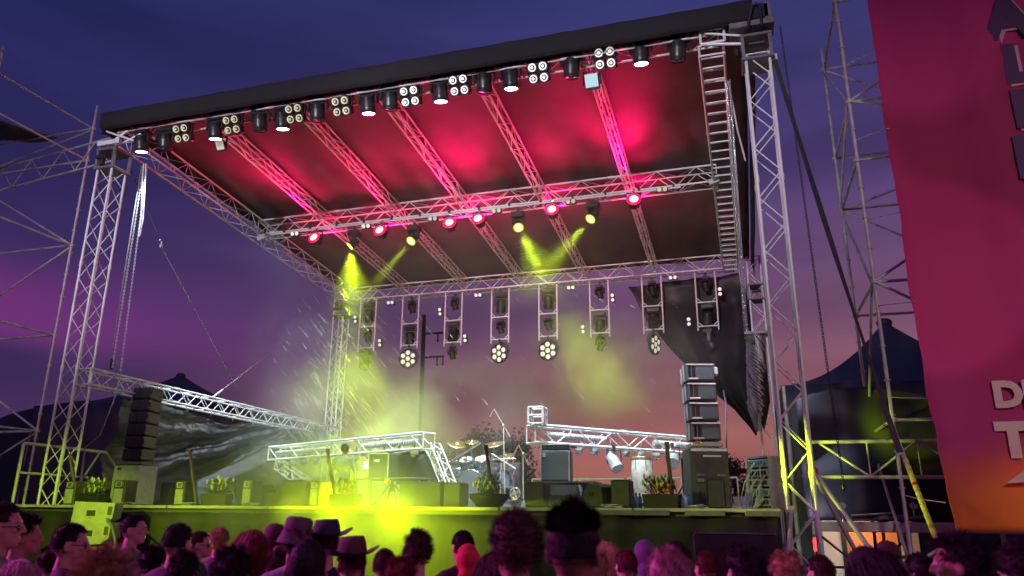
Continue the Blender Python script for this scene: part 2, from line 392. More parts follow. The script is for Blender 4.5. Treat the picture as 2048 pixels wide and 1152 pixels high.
# front corner frame pieces
r = thing('corner_frame', 'pale triangular corner frame under the left end of the fascia', 'frame', (-12.2, 11.3, 9.0))
MB().tube((-12.4, 11.15, 8.88), (-11.9, 11.25, 9.3), .024).tube((-12.4, 11.15, 9.3), (-11.7, 11.25, 9.02), .024).tube((-12.05, 11.15, 8.88), (-11.6, 11.3, 9.2), .02).box((-12.1, 11.02, 8.92), (.55, .06, .1)).build('strut', 'alu', r, (-12.2, 11.3, 9.0))
r = thing('corner_frame', 'yellowish square corner frame at the right end of the front truss', 'frame', (.12, 11.3, 9.3))
q = MB()
a, b2, c, d2 = Vector((-.16, 11.2, 9.60)), Vector((.22, 11.2, 9.60)), Vector((.22, 11.2, 9.1)), Vector((-.16, 11.2, 9.1))
q.tube(a, b2, .025).tube(b2, c, .025).tube(c, d2, .025).tube(d2, a, .025).tube(a, (.22, 11.2, 9.35), .018).tube((-.16, 11.2, 9.35), (.22, 11.2, 9.35), .02).tube((-.16, 11.2, 9.35), b2, .016).tube((-.16, 11.2, 9.1), (.5, 11.15, 8.95), .028).tube((-.1, 11.2, 9.3), (.5, 11.15, 9.1), .02)
q.build('strut', 'alu', r, (.12, 11.3, 9.3))
# small white cable boxes on the ends of the middle truss
for lab, p in (('white junction box clamped at the left end of the middle truss', at(523, 475, 15.9)), ('white junction box clamped at the right end of the middle truss', at(1428, 362, 15.9))):
    r = thing('junction_box', lab, 'junction box', p)
    MB().box((0, 0, 0), (.24, .1, .14), rotm('Y', -.3), bev=.015).build('housing', 'rackgrey', r); MB().tube((-.02, 0, .07), (.02, .12, .2), .02).build('clamp', 'black_metal', r)
# low wing truss on stage left and its cross rail
truss('wing_truss', 'pale lowered truss running from front tower to rear tower at speaker height', (-12.05, 11.3, 4.08), (-12.25, 21.1, 3.98), w=.34, h=.30, bay=.32, rb=.012, group=None)
# lit trusses on the deck
pL0, pL1 = at(548, 908, 15.9), at(858, 882, 13.6)
pR0, pR1 = at(1062, 868, 12.9), at(1392, 893, 15.6)
truss('deck_truss', 'white lit truss with a sloping leg lowered behind the smoke', pL0, pL1, w=.3, h=.30, bay=.42, rc=.026, rb=.011, group='lowered trusses')
truss('deck_truss', 'overexposed white truss lowered above the bass cabinet', pR0, pR1, w=.3, h=.30, bay=.42, rc=.026, rb=.011, group='lowered trusses')
truss('slanting_truss', 'silvery lattice truss slanting down from lit truss to the drum kit', pL1+Vector((0, .25, -.1)), at(905, 990, 13.1), w=.2, h=.2, bay=.22, rc=.016, rb=.009, group='slanting trusses')
truss('slanting_truss', 'silvery lattice truss slanting down at the far end of the lit truss', pL0+Vector((0.1, .1, -.25)), at(640, 985, 14.9), w=.2, h=.2, bay=.22, rc=.016, rb=.009, group='slanting trusses')
r = truss('end_frame', 'white square truss offcut standing on the end of the right lit truss', pR0+Vector((.12, .0, .17)), pR0+Vector((.12, 0, .45)), w=.26, h=.26, bay=.14, rc=.026, rb=.014, up=(0, -1, 0), rungs=True, cat='truss')
# ------------------------------------------------------------------ lamps and fixtures (local: hang from z=0, face -Y)
def clampmb(): return MB().box((0, 0, .02), (.05, .06, .09)).tube((-.03, 0, .05), (.03, 0, .05), .036, n=10)
def head_drum(r, L, seg=18):   # axis along -Z, lens at z=-L*.6
    return [(r*.55, L*.42), (r*.8, L*.4), (r*.92, L*.28), (r*.95, 0), (r*1.0, -L*.3), (r, -L*.5), (r*.93, -L*.53)]
def moving_head(lens, tilt, pan=0, r=.13, L=.34, rim=None, arm=.2, base=(.34, .24, .1)):
    def fn():
        o = thing('moving_head_light', None, 'stage light')
        clampmb().build('clamp', 'black_metal', o)
        MB().box((0, 0, -.08), base, bev=.02).build('base_box', 'black_plastic', o)
        if True:
            y = MB(); q = rotm('Z', pan)
            for s in (-1, 1): y.box(q @ Vector((s*(r+.035), 0, -.13-arm*.55)), (.045, .1, arm*1.1), q, bev=.012)
            y.box(q @ Vector((0, 0, -.145)), (2*r+.11, .12, .03), q); y.build('yoke', 'black_plastic', o)
        q = rotm('Z', pan) @ rotm('X', tilt); c = Vector((0, 0, -.13-arm))
        h = MB().lathe(head_drum(r, L), c, q, 18)
        for k in range(5): h.lathe([(r*.97, L*(.06+.05*k)), (r*1.02, L*(.075+.05*k)), (r*.97, L*(.09+.05*k))], c, q, 18, caps=False)
        hd = h.build('lamp_head', 'black_plastic', o)
        MB().lathe([(r*.99, -L*.5), (r*(1.3 if rim else 1.03), -L*.54), (r*(1.2 if rim else .99), -L*.58), (r*.86, -L*.56)], c, q, 20, caps=False).build('lens_rim', rim or 'black_plastic', hd)
        MB().lathe([(r*.86, -L*.535), (r*.5, -L*.56), (.002, -L*.57)], c, q, 20, caps=False).build('lens', lens, hd)
        return o
    return Proto(fn)
def blinder4(core):
    def fn():
        o = thing('blinder_light', None, 'stage light')
        clampmb().build('clamp', 'black_metal', o)
        q = rotm('X', .5); c = Vector((0, -.03, -.24))
        y = MB()
        for s in (-1, 1): y.box((s*.205, 0, -.12), (.02, .05, .26))
        y.box((0, 0, .0), (.43, .05, .02)); y.build('yoke', 'black_metal', o)
        hb = MB()
        for sx_ in (-1, 1):
            for sz in (-1, 1): hb.box(c+q @ Vector((sx_*.098, .03, sz*.098)), (.188, .14, .188), q, bev=.02)
        hb.build('housing', 'black_metal', o)
        for sx_ in (-1, 1):
            for sz in (-1, 1):
                cc = c+q @ Vector((sx_*.098, -.05, sz*.098)); qq = q @ rotm('X', -PI/2) @ rotm('X', PI)
                l = MB().lathe([(.074, .0), (.07, -.012), (.045, .012), (.02, .022)], cc, q @ rotm('X', -PI/2), 18, caps=False).build('lamp', core, o)
                MB().ball(cc+q @ Vector((0, -.012, 0)), .024, 10).build('bulb', 'blind_core' if core == 'blind_w' else core, l)
        return o
    return Proto(fn)
def blinder2(core, vertical=False):
    def fn():
        o = thing('double_lamp', None, 'stage light')
        MB().box((0, .06, 0), (.04, .1, .05)).build('clamp', 'black_metal', o)
        e = MB(); sz = (.13, .1, .26) if vertical else (.26, .1, .13)
        e.box((0, -.04, -.06), sz, rotm('X', .3), bev=.02).build('housing', 'black_metal', o)
        for s in (-1, 1):
            cc = Vector((0, -.10 - .0*s, -.06))+ (Vector((0, -.02*s, .064*s)) if vertical else Vector((.064*s, 0, 0)))
            l = MB().lathe([(.052, 0), (.049, -.01), (.03, .01), (.014, .016)], cc, rotm('X', PI/2+.3), 14, caps=False).ball(cc+Vector((0, -.012, 0)), .03, 10)
            l.build('lamp', core, o)
        return o
    return Proto(fn)
G = {}
fx_lit = moving_head('lens_white', .22, r=.14, L=.36, arm=.17)
fx_dark = moving_head('lens_off', .30, r=.145, L=.36, arm=.17)
b4w, b4y = blinder4('blind_w'), blinder4('blind_y')
def hang(proto, px, py, Y, drop, label, group, rz=0):
    p = at(px, py, Y); return proto.make(label, (p.x, p.y, p.z+drop), rz, group), p
YL = 11.38
lit = [(280, 303), (428, 277), (563, 257), (735, 226), (880, 202), (1021, 176), (1282, 126)]
for i, (x, y) in enumerate(lit):
    hang(fx_lit, x, y, YL, .5, 'black wash lamp with glowing white lens on front truss, '+nth(i, 7)+' of seven lit', 'lit wash lamps on the front truss')
for i, (x, y) in enumerate([(330, 282), (520, 243), (635, 223), (780, 200), (968, 165), (1143, 135), (1356, 100)]):
    hang(fx_dark, x, y, YL, .31, 'unlit black moving head on front truss, '+nth(i, 7)+' of seven dark ones', 'unlit moving heads on the front truss', .2)
for i, (x, y) in enumerate([(367, 268), (467, 251), (592, 229), (685, 214)]):
    hang(b4y, x, y, YL, .24, 'four lamp blinder with amber lamps on front truss, '+nth(i, 4)+' of the amber four', 'blinders on the front truss')
for i, (x, y) in enumerate([(822, 194), (920, 172), (1078, 147), (1211, 118)]):
    hang(b4w, x, y, YL, .24, 'four lamp blinder with whiter lamps on front truss, '+nth(i, 4)+' of the white four', 'blinders on the front truss')
def flood(px, py, Y, lens, label, s=.24):
    p = at(px, py, Y); o = thing('floodlight', label, 'floodlight', p)
    q = rotm('X', .55)
    MB().box((0, .05, 0), (s, .08, s), q, bev=.02).build('housing', 'black_metal', o)
    MB().box(q @ Vector((0, -.0, 0)), (s*.86, .02, s*.86), q).build('panel', lens, o)
    MB().box((-s*.56, .05, .08), (.015, .04, .28)).box((s*.56, .05, .08), (.015, .04, .28)).box((0, .05, .21), (s*1.15, .04, .015)).build('bracket', 'black_metal', o)
flood(1183, 161, 11.7, 'lens_cool', 'square floodlight with pale blue face below the front truss', .27)
flood(440, 291, 11.7, 'lens_dim', 'small tilted floodlight with dull face beside the second lit lamp', .2)
# middle truss
def par(lens, rim, r=.145, L=.22):
    def fn():
        o = thing('wash_light', None, 'stage light')
        clampmb().build('clamp', 'chrome', o)
        q = rotm('X', -PI/2-.30); c = Vector((0, 0, -.24))
        y = MB()
        for s in (-1, 1): y.box((s*(r+.02), 0, -.13), (.015, .05, .24))
        y.box((0, 0, -.01), (2*r+.06, .05, .015)); y.build('yoke', 'black_metal', o)
        h = MB().lathe([(r*.5, L*.6), (r*.85, L*.5), (r*.97, L*.1), (r, -L*.4), (r*.99, -L*.5)], c, q, 20).build('lamp_head', 'black_metal', o)
        MB().lathe([(r*1.05, -L*.42), (r*1.16, -L*.5), (r*1.1, -L*.58), (r*.72, -L*.60), (r*.70, -L*.5)], c, q, 24, caps=False).build('lens_rim', rim, h)
        MB().lathe([(r*.72, -L*.585), (r*.45, -L*.62), (.002, -L*.63)], c, q, 22, caps=False).build('lens', lens, h)
        return o
    return Proto(fn)
fx_red = par('lens_red', 'halo_red')
REDS = [(633, 480), (763, 466), (901, 451), (959, 443), (1105, 425), (1268, 405)]
YMF = 16.0
RP = []
for i, (x, y) in enumerate(REDS):
    o, p = hang(fx_red, x, y, YMF, .24, 'glowing red wash lamp under the middle truss, '+nth(i, 6)+' of six', 'red wash lamps', [-.1, 0, .1, 0, .1, .12][i]); RP.append(p)
YELS = [(700, 492, -1.0, (.12, .03, -1)), (822, 482, -.3, (-.5, -.2, -.75)), (1037, 455, .4, (.42, .2, -.9)), (1181, 438, -.6, (-.62, -.1, -.72))]
YP = []
for i, (x, y, pan, d) in enumerate(YELS):
    pr = moving_head('lens_yellow', -.75, pan, r=.098, L=.27, rim='halo_yellow', arm=.2, base=(.32, .24, .14))
    p = at(x, y, YMF); q = rotm('Z', pan) @ rotm('X', -.75)
    off = Vector((0, 0, -.33))+q @ Vector((0, 0, -.14))
    pr.make('moving head with glowing yellow lens under the middle truss, '+nth(i, 4)+' of four', p-off, 0, 'yellow beam lights'); YP.append((p, d))
b2y, b2w = blinder2('blind_y'), blinder2('blind_w')
for i, (x, y) in enumerate([(593, 470), (735, 455), (868, 440), (995, 424), (1143, 406), (1325, 382)]):
    hang(b2w if i < 2 else b2y, x, y, 16.02, .06, 'pair of small round lamps on the middle truss, '+nth(i, 6)+' of six pairs', 'paired lamps on the middle truss')
for i, (x, y) in enumerate([(783, 607), (958, 592), (1143, 577), (1346, 557)]):
    hang(b2w, x, y, 21.1, .06, 'pair of small round lamps on the rear truss, '+nth(i, 4)+' of four pairs', 'paired lamps on the rear truss')
# lamp rail under the middle truss
r = thing('lamp_rail', 'thin pale pipe slung under the middle truss between the lamps', 'pipe', (-6, 16.05, 8.62))
MB().tube((-11.6, 16.05, 8.66), (-.9, 16.05, 8.72), .024).build('pipe', 'alu', r, r.location)
k = MB()
for i in range(14): k.box((-11.2+i*.78, 16.07, 8.74), (.05, .07, .14))
k.build('clamp', 'black_metal', r, r.location)
# ladder frames on the rear truss
def frame_proto():
    o = thing('ladder_frame', None, 'hanging frame')
    for s in (-1, 1): MB().tube((s*.28, 0, 0), (s*.28, 0, -1.72), .024).build('upright', 'alu', o)
    for z in (-.9, -1.6):
        MB().tube((-.28, 0, z), (.28, 0, z), .022).build('rung', 'alu', o)
    g = MB()
    for z in (-.9, -1.6):
        for s in (-1, 1): g.tube((s*.28, 0, z+.14), (s*.14, 0, z), .012)
    g.build('gusset', 'alu', o)
    return o
fp = Proto(frame_proto)
big = moving_head('lens_off', .35, .3, r=.15, L=.42, arm=.26, base=(.36, .26, .13))
small = moving_head('lens_off', .5, -.4, r=.10, L=.26, arm=.16, base=(.22, .2, .09))
spot = moving_head('lens_off', -.55, .15, r=.16, L=.40, arm=.24, base=(.38, .28, .13))
b2vw = blinder2('blind_w', True)
def sunflower_fn():
    o = thing('ring_lamp', None, 'stage light')
    clampmb().build('clamp', 'black_metal', o)
    c = Vector((0, 0, -.36)); q = rotm('X', PI/2+.1)
    y = MB()
    y.path([c+Vector((.33*math.cos(a), .04, .33*math.sin(a))) for a in [PI*k/14 for k in range(15)]], .016).build('yoke', 'black_metal', o)
    h = MB().lathe([(.26, -.05), (.30, -.03), (.31, .03), (.28, .06), (.27, .03)], c, q, 30, caps=False)
    for k in range(7):
        a = PI/6+k*PI/3; cc = Vector((0, 0, 0)) if k == 6 else Vector((.185*math.cos(a), .185*math.sin(a), 0))
        h.lathe([(.085, -.05), (.09, .0), (.086, .04)], c+q @ cc, q, 14)
    for k in range(6):
        a = PI/6+k*PI/3; h.tube(c, c+q @ Vector((.28*math.cos(a+.5), .28*math.sin(a+.5), 0)), .014, n=5)
    hd = h.build('housing', 'black_metal', o)
    for k in range(7):
        a = PI/6+k*PI/3; cc = Vector((0, 0, .045)) if k == 6 else Vector((.185*math.cos(a), .185*math.sin(a), .045))
        MB().lathe([(.072, 0), (.05, .012), (.002, .016)], c+q @ cc, q, 16, caps=False).build('lamp', 'blind_lens', hd)
    return o
M['blind_lens'] = glow('warm_ring_lamp', (1, .92, .7), .62, (.7, .7, .65))
sunf = Proto(sunflower_fn)
FR = [737, 822, 908, 1001, 1096, 1198, 1303, 1410]
FRX = []
for i, x in enumerate(FR):
    ytop = 622-(x-737)*.098
    p = at(x, ytop, YR-.1); FRX.append(p.x); X = p.x; nm = nth(i, 8)
    zb = 8.24+.006*i
    fp.make('silver ladder frame hanging from the rear truss, '+nm+' of eight', (X, YR-.12, zb+.02), 0, 'ladder frames')
    up_big = i in (0, 3, 4); 
    (big if up_big else small).make('dark moving head in the upper bay of the '+nm+' ladder frame', (X+.01, YR-.05, zb-.08), 0, 'moving heads in the ladder frames')
    (small if up_big else (big if i % 2 else spot)).make('dark moving head in the lower bay of the '+nm+' ladder frame', (X, YR-.05, zb-.93), 0, 'moving heads in the ladder frames')
    if i in (1, 3, 4, 6):
        sunf.make('round seven lamp fixture under the '+nm+' ladder frame'+(', turned edge on' if i == 6 else ''), (X, YR-.12, zb-1.66), [0, .1, 0, -.25, -.1, 0, 1.15, 0][i], 'round seven lamp fixtures')
    else:
        (small if i in (2, 5) else spot).make('dark moving head slung below the '+nm+' ladder frame', (X, YR-.1, zb-1.66), .2*i, 'moving heads in the ladder frames')
for i, (x, y, l) in enumerate([(713, 640, 'left of the leftmost ladder frame'), (762, 687, 'right of the leftmost ladder frame'), (882, 625, 'left of the third ladder frame'), (932, 678, 'right of the third ladder frame'),
        (1167, 660, 'left of the sixth ladder frame'), (1226, 597, 'right of the sixth ladder frame'), (1378, 645, 'left of the rightmost ladder frame'), (1440, 585, 'right of the rightmost ladder frame')]):
    hang(b2vw, x, y, YR-.2, .06, 'upright pair of small white lamps '+l, 'upright paired lamps')
# ------------------------------------------------------------------ ropes, chains and straps
def chainmb(b, p, q, link=.05, r=.008):
    p = Vector(p); q = Vector(q); n = int((q-p).length/link/.75)
    d = (q-p).normalized(); a = d.orthogonal().normalized(); c = d.cross(a)
    for i in range(n):
        o = p+(q-p)*((i+.5)/n); s = a if i % 2 else c
        pts = [o+d*(link*.5*math.cos(t))+s*(link*.28*math.sin(t)) for t in [2*PI*k/6 for k in range(7)]]
        b.path(pts, r, 4)
    return b
tp = at(288, 330, 11.9); 
r = thing('hoist_chain', 'long pale hoist chains hanging from the left roof corner to the wing truss', 'chain', tp)
bt = at(225, 735, 11.9)
chainmb(MB(), tp, bt, .05, .006).build('chain', 'steel', r, tp)
chainmb(MB(), tp+Vector((.09, 0, 0)), at(241, 745, 11.9), .05, .006).build('chain', 'steel', r, tp)
MB().path([tp+Vector((-.06, 0, 0)), at(224, 700, 11.95)], .011).build('rope', 'rope', r, tp)
e = at(282, 475, 11.9); MB().path([tp+Vector((.03, -.05, 0)), e+Vector((-.025, -.05, .4)), e+Vector((-.02, -.05, .04)), e+Vector((0, -.05, 0)), e+Vector((.02, -.05, .04)), e+Vector((.03, -.05, .4)), tp+Vector((.1, -.05, 0))], .014).build('rope_loop', 'rope', r, tp)
MB().path([at(241, 748, 11.9), at(228, 800, 12), at(200, 870, 12.1), at(170, 895, 12.2)], .012).build('slack_rope', 'steel', r, tp)
MB().box(at(224, 728, 11.92), (.07, .06, .22), bev=.02).build('hook_block', 'black_metal', r, tp)
t0, t1 = at(1453, 160, 11.6), at(1490, 665, 11.6)
r = thing('hoist_chain', 'twin hoist chains dropping beside the right front tower into the chain bag', 'chain', t0)
for dx in (0, .05): chainmb(MB(), t0+Vector((dx, 0, 0)), t1+Vector((dx*.6, 0, 0)), .06, .009).build('chain', 'chrome', r, t0)
MB().path([t0+Vector((.03, .05, 0)), at(1475, 260, 11.65), at(1491, 322, 11.65)], .016).build('strap_tail', 'alu_old', r, t0)
# bundle of twisted wire rope in a frame
cb = at(1512, 672, 11.75)
r = thing('wire_bundle', 'silver bundle of twisted wire ropes hanging to a point beside the right tower', 'cable bundle', cb)
tip = at(1515, 862, 11.75)
k = MB()
for j in range(22):
    a0 = 2*PI*j/22; pts = []
    for s in range(25):
        u = s/24; rad = (.135 if u < .72 else .135*(1-u)/.28+.006)*(0.92+.08*math.sin(j*3+u*8)); a = a0+u*9.0+.25*math.sin(u*20+j)
        pts.append(cb.lerp(tip, u)+Vector((rad*math.cos(a), rad*math.sin(a), 0)))
    k.path(pts, .021, 5)
k.build('wire_rope', 'silver', r, cb)
MB().lathe([(.11, 0), (.125, -.2), (.12, (tip.z-cb.z)*.7), (.01, (tip.z-cb.z)*.98)], cb, None, 14).build('net_core', 'black_metal', r, cb)
MB().box(cb+Vector((0, 0, .02)), (.34, .34, .04)).build('top_plate', 'alu_old', r, cb)
MB().box(cb+Vector((-.1, -.18, -.1)), (.14, .02, .05), rotm('Y', .6)).build('tie_strap', 'led_strap', r, cb) if 'led_strap' in M else MB().box(cb+Vector((-.1, -.18, -.1)), (.14, .02, .05), rotm('Y', .6)).build('tie_strap', 'leaf', r, cb)
# guys
a, b2 = at(322, 492, 14), at(490, 808, 20.2)
r = thing('guy_rod', 'thin steel guy rod slanting down across the open left side', 'guy rod', a)
MB().tube(a, b2, .013).build('rod', 'steel', r, a); MB().ball(a, .04).tube(a, a+Vector((0, 0, .12)), .02).build('eye_bolt', 'alu', r, a)
a3, b3 = at(425, 795, 16.6), at(560, 690, 20.6)
r = thing('guy_wire', 'thin bright guy wire rising from the wing truss towards the rear tower', 'guy wire', a3)
MB().tube(a3, b3, .009).build('wire', 'steel', r, a3); MB().tube(a3, a3.lerp(b3, .12), .026).build('turnbuckle', 'alu', r, a3)
a4, b4 = at(320, 480, 12.5), at(262, 340, 11.8)
r = thing('guy_wire', 'dark guy wire between the left roof corner and the guy rod', 'guy wire', a4)
MB().tube(a4, b4, .008).build('wire', 'cable', r, a4); MB().ball(a4, .02, 8).build('thimble', 'steel', r, a4)
p, q = at(1548, 115, 11.2), at(1800, 905, 9.9)
r = thing('ratchet_strap', 'wide dark webbing strap running from the right tower head to ground', 'strap', p)
g = MB(); d = (q-p).normalized(); s = Vector((1, 0, 0)); s = (s-d*s.dot(d)).normalized(); nn = d.cross(s)
vs = []
for i in range(41):
    c = p.lerp(q, i/40)+Vector((0, 0, -.12*math.sin(PI*i/40))); tw = .9*math.sin(i*.16); wv = s*math.cos(tw)+nn*math.sin(tw)
    vs += [c-wv*.035, c+wv*.035]
g.add(vs, [(2*i, 2*i+1, 2*i+3, 2*i+2) for i in range(40)]).build('webbing', 'strap', r, p, .006)
MB().box(p, (.1, .06, .1)).build('shackle', 'steel', r, p)
p, q = at(1560, 50, 11.2), at(1688, 975, 11.0)
r = thing('hand_chain', 'long dark hand chain hanging outside the right tower', 'chain', p)
chainmb(MB(), p, q, .06, .0055).build('chain', 'black_metal', r, p); MB().box(q, (.05, .05, .08), bev=.01).build('hook', 'black_metal', r, p)
# ------------------------------------------------------------------ ground and stage
DZ = 1.705
g = MB().grid(lambda u, v: (-400+800*u, -60+860*v, .03*noise.noise((u*300, v*300, 0))), 60, 60); M['ground'] = mat('trampled_dirt', (.06, .05, .04), .9, 0, .4, .6, .4, 4)
tag(g.build('ground', 'ground'), kind='structure')
r = thing('stage', 'long black stage deck with a black cloth skirt and lit front edge', 'stage', (-6, 11, 0))
MB().box((-6.4, 16.2, DZ-.06), (13.6, 10.5, .12), bev=.01).build('deck', 'deck', r, r.location)
e = MB()
for i in range(7): e.box((-12.25+i*1.95, 10.90, DZ-.02), (1.93, .06, .05), bev=.006)
e.build('edge_strip', 'edge_yellow', r, r.location)
MB().grid(lambda u, v: (-13.4+13.8*u, 10.93+.05*math.sin(u*110+1.5*noise.noise((u*20, 0, 5)))*(.4+.6*v)+.05*noise.noise((u*40, v*2, 0)), 1.6-1.6*v), 260, 8).build('skirt', 'skirt', r, r.location, .01)
MB().grid(lambda u, v: (.38+.03*math.sin(u*90), 10.95+10.3*u, 1.6-1.6*v), 100, 4).build('side_skirt', 'skirt', r, r.location, .01)
lg = MB()
for i in range(7):
    for j in range(3): lg.tube((-12.8+i*2.1, 11.6+j*4.6, 0), (-12.8+i*2.1, 11.6+j*4.6, DZ-.1), .03)
lg.build('support_leg', 'steel', r, r.location)
def onDeck(px, Y): return Vector((at(px, 1010, Y).x, Y, DZ))
# black tarpaulins
def at_tarp(u, v):
    # hung from the wing truss between Y 12.8 and 19.6, gathered at one point towards the back
    Y = 12.7+7.6*u; z = 3.86-2.1*v
    du = u-.80; ga = math.exp(-(du*du)/.02)
    fan = math.atan2(du+.0001, v+.06)
    fold = .30*math.sin(fan*15+noise.noise((u*3, v*2, 1))*2)*min(1, v*2.2)*math.exp(-abs(fan)*.55)
    sw = .10*math.sin(u*9+v*3)+.16*noise.noise((u*4, v*3, 5))+.05*noise.noise((u*15, v*9, 9))
    sw += .11*(abs(noise.noise((u*11, v*7, 21)))-.2)+.07*(abs(noise.noise((u*23+v*9, v*13, 31)))-.2)
    z += -.30*math.exp(-((u-.42)**2)/.03)*(1-v)**2*.4+.12*noise.noise((u*6, 0, 2))*(1-v)
    Y += (0.80-u)*7.6*.45*math.exp(-v*7)*math.exp(-du*du/.05)
    return (-12.35+fold+sw*.8-.5*v*(1-u), Y, z)
r = thing('black_tarp', 'glossy black tarp hung under the wing truss, gathered into fan shaped folds', 'tarpaulin', (-12.3, 16, 1.8))
MB().grid(at_tarp, 220, 110).build('sheet', 'tarp', r, r.location, .004)
tk = MB()
for i in range(9): tk.tube((-12.3, 12.9+i*.85, 3.96), (-12.33, 12.9+i*.85, 3.8), .012)
tk.build('tie', 'rope', r, r.location)
r = thing('side_cloth', 'dull dark cloth bulging at the back corner next to the left lit truss', 'cloth', (-11.6, 18.8, 1.7))
MB().grid(lambda u, v: (-12.1+1.3*u+.2*math.sin(v*4+u*3), 19.6-1.2*u+.12*math.sin(u*16+v*2)*(.3+v), 3.95-.45*u*u-2.2*v), 40, 30).build('sheet', 'tarp', r, r.location, .004)
# torn tarp on the right
Yt = 21.55
TLp, TRp, Tip = at(1255, 572, Yt), at(1478, 545, Yt), at(1512, 868, 19.6)
def torn(u, v):
    top = TLp.lerp(TRp, u); edge = [at(1262, 580, Yt), at(1285, 625, Yt), at(1335, 690, Yt), at(1400, 762, 21), at(1470, 822, 20.3), Tip]
    # curve down the left edge, straight right edge
    def lerpl(pts, t):
        t *= len(pts)-1; i = min(int(t), len(pts)-2); return pts[i].lerp(pts[i+1], t-i)
    lft = lerpl(edge, v); rgt = lerpl([at(1480, 545, Yt), at(1500, 600, Yt+.2), at(1512, 700, 21.2), at(1518, 800, 20.2), Tip+Vector((.02, 0, 0))], v)
    p = lft.lerp(rgt, u)
    if v < .02: p = top
    y = .25*math.sin(u*11+v*6)*(.2+v)+.18*noise.noise((u*4, v*4, 2))
    return p+Vector((.03*noise.noise((u*9, v*9, 4)), y+.1, .06*noise.noise((u*7, v*7, 14))))
r = thing('torn_tarp', 'torn black backdrop sheet flapping to a low point behind the right speaker stack', 'tarpaulin', TRp)
MB().grid(torn, 60, 60).build('sheet', 'tarp_black', r, TRp, .004)
MB().tube(at(1478, 540, 21.3), at(1520, 860, 19.5), .014).build('edge_rope', 'steel', r, TRp)
MB().tube(at(1484, 600, 21.0), at(1535, 850, 19.5), .01).build('edge_rope', 'steel', r, TRp)

# ------------------------------------------------------------------ loudspeakers
def cabinet(o, w_, d_, h_, z, m='charcoal', parent=None, q=None, x=0, y=0):
    pass
def right_stack():
    c = onDeck(1416, 12.4); rz = .28
    q = rotm('Z', rz)
    for k in range(4):
        zc = c.z+1.03+k*.305; t_ = -.03*k
        o = thing('line_array_box', 'grey line array cabinet with horn cutout, '+['lowest', 'second', 'third', 'topmost'][k]+' of four on the right bass stack', 'loudspeaker', (c.x-.01*k, c.y+.0, zc), rz, 'right line array boxes')
        o.rotation_euler = (t_, 0, rz); o.scale = (.80, .8, 1)
        MB().prism([(-.29, 0), (.29, 0), (.29, .27), (-.29, .27)], .42, (0, 0, 0)).build('cabinet', 'greycase', o)
        f = MB().box((.09, -.235, .135), (.36, .05, .245), bev=.015).box((-.26, -.235, .135), (.04, .05, .26)).box((-.175, -.235, .255), (.15, .05, .03)).box((-.175, -.235, .015), (.15, .05, .03)); f.build('front_panel', 'amp', o)
        MB().box((-.175, -.205, .135), (.14, .01, .22)).build('horn_mouth', 'black_plastic', o)
        MB().box((-.175, -.232, .135), (.022, .05, .21)).build('phase_plug', 'greycase', o)
        MB().box((.0, -.262, .262), (.56, .012, .022)).box((-.15, -.264, .03), (.2, .014, .022)).build('trim', 'silver', o)
        MB().box((-.31, -.1, .135), (.02, .12, .26)).box((-.31, .12, .135), (.02, .06, .26)).build('rigging_plate', 'steel', o)
        if k == 3: MB().box((.35, -.05, .19), (.1, .14, .14), bev=.02).build('amp_pod', 'silver', o)
    o = thing('bumper_frame', 'low frame between the right line array and its bass cabinet', 'frame', c+Vector((0, 0, .93)), rz); o.scale = (.8, .8, 1)
    MB().box((0, -.2, .03), (.62, .06, .05), bev=.01).box((0, .2, .03), (.62, .06, .05)).box((-.28, 0, .03), (.05, .4, .05)).box((.28, 0, .03), (.05, .4, .05)).box((.1, -.24, .06), (.3, .02, .025)).build('frame', 'alu_old', o)
    MB().box((-.16, -.2, .075), (.1, .05, .04)).build('latch', 'orangep', o)
    o = thing('bass_cabinet', 'dark bass cabinet with flared port under the right line array', 'loudspeaker', c, rz, 'bass cabinets'); o.scale = (.8, .8, 1)
    MB().box((0, 0, .46), (.74, .7, .9), bev=.02).build('cabinet', 'charcoal', o)
    f = MB().prism([(-.2, .0), (.2, .0), (.28, -.12), (.28, -.4), (-.28, -.4), (-.28, -.12)], .02, (0.02, -.357, .8)).build('baffle', 'black_plastic', o)
    MB().box((0, -.36, .87), (.7, .03, .035)).box((.05, -.372, .78), (.34, .02, .025)).build('trim', 'silver', o)
    h = MB()
    for x in (-.2, .2): h.box((x, -.375, .5), (.16, .012, .03)).box((x, -.375, .42), (.14, .012, .05), bev=.005)
    h.each('handle', 'greycase', o)
    o = thing('fill_speaker', 'small black upright speaker in front of the right bass cabinet', 'loudspeaker', onDeck(1433, 11.6), .1, 'front fill speakers')
    MB().box((0, 0, .21), (.26, .28, .42), bev=.015).build('cabinet', 'black_plastic', o); MB().box((0, -.145, .21), (.22, .012, .37), bev=.004).build('grille', 'charcoal', o); MB().box((0, 0, .425), (.14, .04, .02)).build('handle', 'black_metal', o)
right_stack()
r = thing('stage_cable', 'pale cable running down the back of the right speaker stack', 'cable', onDeck(1460, 12.8))
MB().path([at(1447, 780, 12.7), at(1453, 810, 12.75), at(1452, 830, 12.75), at(1453, 900, 12.8), at(1458, 960, 12.8), at(1467, 1008, 12.8)], .013).build('cable', 'alu_old', r, r.location)
